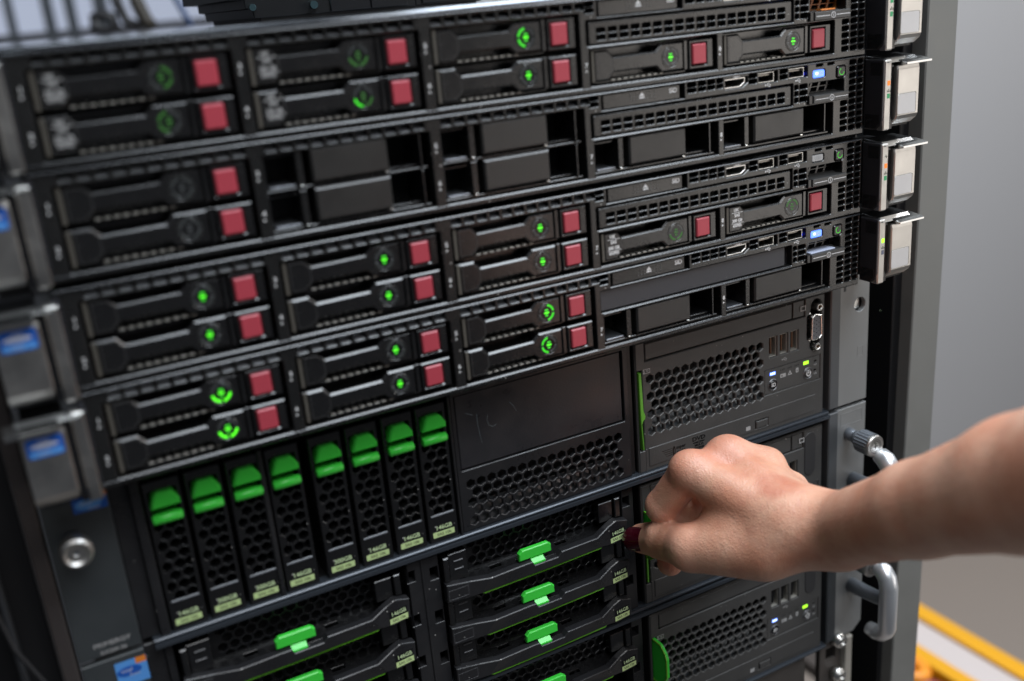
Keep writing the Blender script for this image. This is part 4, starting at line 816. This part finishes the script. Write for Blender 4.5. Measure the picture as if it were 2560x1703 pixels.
def sdf(P):
    j = J
    pal = seg(P, j['wb']+[-3, 5, 2], j['idxMCP'], 17, 10.2)
    pal = smin(pal, seg(P, j['wb']+[2, 6, 4], j['midMCP'], 17, 10.4), 5)
    pal = smin(pal, seg(P, j['wb']+[7, 5, 2], j['ringMCP'], 16, 9.8), 6)
    pal = smin(pal, seg(P, j['wb']+[11, 2, -2], j['pinkMCP'], 15, 9.2), 7)
    pal = smin(pal, ell(P, (241, -42, -262), (17, 22, 14)), 8)
    arm = seg(P, j['wb'], j['wr'], 19.0, 18.6)
    arm = smin(arm, seg(P, j['wr'], np.array((243, -150.4, -223.5), np.float32), 18.4, 20.8), 6)
    arm = smin(arm, seg(P, np.array((243, -150.4, -223.5), np.float32), np.array((241, -199.5, -190.3), np.float32), 20.8, 26.4), 6)
    arm = smin(arm, seg(P, np.array((241, -199.5, -190.3), np.float32), np.array((232, -262, -150), np.float32), 26.4, 33), 6)
    arm = smin(arm, ell(P, (263, -106, -251), (7, 9, 7)), 8)
    pal = smin(pal, arm, 14)
    th = seg(P, j['thCMC'], j['thMCP'], 15.5, 12.8)
    th = smin(th, seg(P, j['thMCP'], j['thIP'], 12.2, 10.9), 3.5)
    th = smin(th, seg(P, j['thIP'], j['thT'], 10.6, 8.6), 2.5)
    th = smin(th, ell(P, (200.2, -11, -287.5), (8.4, 6, 8.2)), 3)
    th = smin(th, ell(P, (202, -38.5, -281.5), (9.5, 7.5, 8.5)), 4)
    body = smin(pal, th, 9)
    body = smin(body, ell(P, (222, -47, -272), (14, 18, 11)), 9)
    def fing(n, r):
        f = seg(P, j[n+'MCP'], j[n+'PIP'], r+1.6, r+.5)
        f = smin(f, ell(P, j[n+'PIP'], (r+.7, r+.7, r+.7)), 1.5)
        f = smin(f, seg(P, j[n+'PIP'], j[n+'DIP'], r+.2, r-.8), 1.8)
        return smin(f, seg(P, j[n+'DIP'], j[n+'T'], r-.8, r-(.8 if n == 'mid' else 1.6)), 1.6)
    for n, r in (('pink', 7.4), ('ring', 8.2), ('mid', 8.6), ('idx', 9.0)):
        f = fing(n, r); k = smin(seg(P, j[n+'MCP'], j[n+'MCP']*.55+j[n+'PIP']*.45, r+1.4, r+.8), 9e9*np.ones_like(f), .1)
        near = np.clip(1-np.linalg.norm(P-j[n+'MCP'], axis=-1)/26, 0, 1)
        body = smin(body, f, .9+6*near)
    # knuckle swell, tendons, creases
    body = smin(body, ell(P, j['idxMCP']+[-1.8, -1.5, 2.4], (8, 8, 7.6)), 7)
    body = smin(body, ell(P, j['midMCP']+[-1, -.5, 3.0], (8.4, 8, 7.4)), 7); body = smin(body, seg(P, j['midMCP']+[3, -2, 2.6], j['ringMCP']+[3, -2, 4.5], 8.6, 8.4), 8)
    body = smin(body, seg(P, j['idxMCP']+[4, -3, 0], j['midMCP']+[-3, -2, 0], 9.0, 9.4), 6)
    for a, b_, wdt, dep in (((192, -8.5, -285), (209, -12.5, -284.5), .9, .45), ((192, -11, -286), (209, -15, -285), .7, .3), ((192, -6.0, -287), (208, -9.5, -284), .7, .3),
                            ((193, -36, -279), (206, -40, -275), .8, .3)):
        dd = seg(P, np.array(a, np.float32), np.array(b_, np.float32), 0, 0); body = body+dep*np.exp(-(dd/wdt)**2*.25)*np.exp(-np.clip(dd-4, 0, 9))
    return body
def surface_nets(f, lo, hi, h):
    n = [int(math.ceil((b-a)/h))+1 for a, b in zip(lo, hi)]
    ax = [np.float32(lo[i])+h*np.arange(n[i], dtype=np.float32) for i in range(3)]
    V = np.empty(n, np.float32)
    for i in range(0, n[0], 12):
        g = np.stack(np.meshgrid(ax[0][i:i+12], ax[1], ax[2], indexing='ij'), -1); V[i:i+12] = f(g)
    ins = V < 0; cnt = np.zeros([m-1 for m in n], np.int8); acc = np.zeros([m-1 for m in n]+[3], np.float32); num = np.zeros([m-1 for m in n], np.float32)
    sl = lambda o, ext: tuple(slice(o[a], n[a]-1+o[a]) for a in range(3))
    cor = [(a, b, c) for a in (0, 1) for b in (0, 1) for c in (0, 1)]
    for o in cor:
        for d in range(3):
            if o[d]: continue
            o2 = list(o); o2[d] = 1; A = V[sl(o, 0)]; B = V[sl(o2, 0)]; m = (A < 0) != (B < 0); t = np.where(m, A/(A-B+1e-12), 0)
            for e in range(3): acc[..., e] += np.where(m, (o[e]+(t if e == d else 0)), 0)
            num += m
    act = num > 0; ids = -np.ones(act.shape, np.int64); ids[act] = np.arange(act.sum())
    idx = np.argwhere(act); pos = (idx+acc[act]/num[act][:, None])*h+np.array(lo)
    F = []
    for d in range(3):
        a, b = [(1, 2), (2, 0), (0, 1)][d]
        s0 = [slice(1, m-1) for m in n]; s1 = list(s0); s0[d] = slice(0, n[d]-1); s1[d] = slice(1, n[d])
        A = ins[tuple(s0)]; B = ins[tuple(s1)]
        for flip in (0, 1):
            m = (A & ~B) if not flip else (~A & B); q = np.argwhere(m)+np.array([0 if e == d else 1 for e in range(3)])
            def g(da, db): r = q.copy(); r[:, a] -= da; r[:, b] -= db; return ids[r[:, 0], r[:, 1], r[:, 2]]
            quad = np.stack([g(1, 1), g(0, 1), g(0, 0), g(1, 0)], 1); F.append(quad if not flip else quad[:, ::-1])
    return pos, np.concatenate(F)
P_, F_ = surface_nets(sdf, (178, -262, -330), (296, 22, -110), 1.25)
person = thing('person', "bare forearm and hand reaching to pinch a green tag on the server", 'person', (240, -100, -330))
me = bpy.data.meshes.new('arm_and_hand'); o_ = np.array([240, -100, -330]); me.from_pydata(((P_-o_)*MM).tolist(), [], F_.tolist()); me.update()
me.polygons.foreach_set('use_smooth', np.ones(len(me.polygons), bool))
ho = bpy.data.objects.new('arm_and_hand', me); COL.objects.link(ho); ho.parent = person
sm = ho.modifiers.new('smooth', 'SMOOTH'); sm.factor = .5; sm.iterations = 2
SK = bpy.data.materials.new('skin'); SK.use_nodes = True; n = SK.node_tree.nodes; L = SK.node_tree.links; b = n['Principled BSDF']
tc = n.new('ShaderNodeTexCoord').outputs['Object']
t1 = n.new('ShaderNodeTexNoise'); t1.inputs['Scale'].default_value = 45; t1.inputs['Detail'].default_value = 5; L.new(tc, t1.inputs['Vector'])
cr = n.new('ShaderNodeValToRGB'); cr.color_ramp.elements[0].position = .35; cr.color_ramp.elements[0].color = (.60, .27, .17, 1); cr.color_ramp.elements[1].position = .68; cr.color_ramp.elements[1].color = (.71, .41, .285, 1); L.new(t1.outputs['Fac'], cr.inputs[0])
# healed mark on the back of the hand
gp = n.new('ShaderNodeVectorMath'); gp.operation = 'DISTANCE'; gp.inputs[1].default_value = (-.004, .033, .0885); L.new(tc, gp.inputs[0])
nz = n.new('ShaderNodeTexNoise'); nz.inputs['Scale'].default_value = 160; L.new(tc, nz.inputs['Vector'])
mm = n.new('ShaderNodeMapRange'); mm.inputs['From Min'].default_value = .0085; mm.inputs['From Max'].default_value = .0135; mm.inputs['To Min'].default_value = 1.0; mm.inputs['To Max'].default_value = 0; L.new(gp.outputs['Value'], mm.inputs['Value'])
nm = n.new('ShaderNodeMath'); nm.operation = 'MULTIPLY'; L.new(mm.outputs[0], nm.inputs[0]); L.new(nz.outputs['Fac'], nm.inputs[1])
sc = n.new('ShaderNodeMix'); sc.data_type = 'RGBA'; sc.inputs['B'].default_value = (.50, .15, .09, 1); L.new(nm.outputs[0], sc.inputs['Factor']); L.new(cr.outputs[0], sc.inputs['A']); cur = sc.outputs['Result']
for jn, rad in (('idxMCP', .017), ('midMCP', .017), ('thMCP', .015), ('thIP', .013), ('idxPIP', .014), ('midT', .013)):
    dj = n.new('ShaderNodeVectorMath'); dj.operation = 'DISTANCE'; dj.inputs[1].default_value = tuple((J[jn]-np.array([240, -100, -330]))*MM); L.new(tc, dj.inputs[0])
    mj = n.new('ShaderNodeMapRange'); mj.inputs['From Min'].default_value = rad*.45; mj.inputs['From Max'].default_value = rad*1.15; mj.inputs['To Min'].default_value = .42; mj.inputs['To Max'].default_value = 0; L.new(dj.outputs['Value'], mj.inputs['Value'])
    xj = n.new('ShaderNodeMix'); xj.data_type = 'RGBA'; xj.inputs['B'].default_value = (.72, .27, .19, 1); L.new(mj.outputs[0], xj.inputs['Factor']); L.new(cur, xj.inputs['A']); cur = xj.outputs['Result']
bn = n.new('ShaderNodeTexNoise'); bn.inputs['Scale'].default_value = 120; bn.inputs['Detail'].default_value = 6; bn.inputs['Roughness'].default_value = .7; L.new(tc, bn.inputs['Vector'])
bm_ = n.new('ShaderNodeMapRange'); bm_.inputs['From Min'].default_value = .5; bm_.inputs['From Max'].default_value = .72; bm_.inputs['To Max'].default_value = .5; L.new(bn.outputs['Fac'], bm_.inputs['Value'])
xb_ = n.new('ShaderNodeMix'); xb_.data_type = 'RGBA'; xb_.inputs['B'].default_value = (.52, .22, .15, 1); L.new(bm_.outputs[0], xb_.inputs['Factor']); L.new(cur, xb_.inputs['A']); L.new(xb_.outputs['Result'], b.inputs['Base Color'])
b.inputs['Roughness'].default_value = .40; b.inputs['Subsurface Weight'].default_value = .15; b.inputs['Subsurface Radius'].default_value = (1, .35, .18); b.inputs['Subsurface Scale'].default_value = .003
v1 = n.new('ShaderNodeTexVoronoi'); v1.inputs['Scale'].default_value = 720; v1.feature = 'DISTANCE_TO_EDGE'; L.new(tc, v1.inputs['Vector'])
n2 = n.new('ShaderNodeTexNoise'); n2.inputs['Scale'].default_value = 260; n2.inputs['Detail'].default_value = 4; L.new(tc, n2.inputs['Vector'])
ad = n.new('ShaderNodeMath'); ad.operation = 'ADD'; L.new(v1.outputs['Distance'], ad.inputs[0]); L.new(n2.outputs['Fac'], ad.inputs[1])
bp = n.new('ShaderNodeBump'); bp.inputs['Strength'].default_value = .62; bp.inputs['Distance'].default_value = .0005; L.new(ad.outputs[0], bp.inputs['Height']); L.new(bp.outputs[0], b.inputs['Normal'])
me.materials.append(SK)
# painted thumb nail: a curved shell lying on the thumb tip
def nail(c, ax, up, ln, wd, name, m, rad, lift=.35):
    ax = Vector(ax).normalized(); up = Vector(up); up = (up-ax*up.dot(ax)).normalized(); sd = ax.cross(up); c = Vector(c)
    bm = MB(); N = 12; K = 8; g = []
    for i in range(N+1):
        u = -1+2*i/N; row = []
        w = wd*math.sqrt(max(0.02, 1-max(0, u)**3.2*.9)) if u > 0 else wd*(1-.12*u*u)
        for k_ in range(K+1):
            a = (-1+2*k_/K)*w/rad
            p = c+ax*(u*ln)+sd*(rad*math.sin(a))+up*(rad*math.cos(a)+lift-.55*max(0, u)**2-.15*(u < -.9))
            row.append(bm._v(*p))
        g.append(row)
    for i in range(N):
        for k_ in range(K): bm.sm.append(len(bm.f)); bm.f.append([g[i][k_], g[i][k_+1], g[i+1][k_+1], g[i+1][k_]])
    o = bm.build(name, m, person); so = o.modifiers.new('thick', 'SOLIDIFY'); so.thickness = .0006; so.offset = -1
    return o
CAMV = Vector((-87.2, -423.1, 6.3))
nail((200.3, 4.6, -296.9), (-3.0, 15.0, -6.0), (-.84, -.30, .36), 8.0, 7.8, 'thumb_nail', mat('dark_red_polish', (.065, .003, .010), .14, coat=.8), 9.3)
nail((216.8, 1.8, -314.5), (-10.5, -3.8, -14), (-.3, .9, -.1), 5.2, 5.0, 'finger_nail', mat('dark_red_polish', (0, 0, 0)), 6.9)
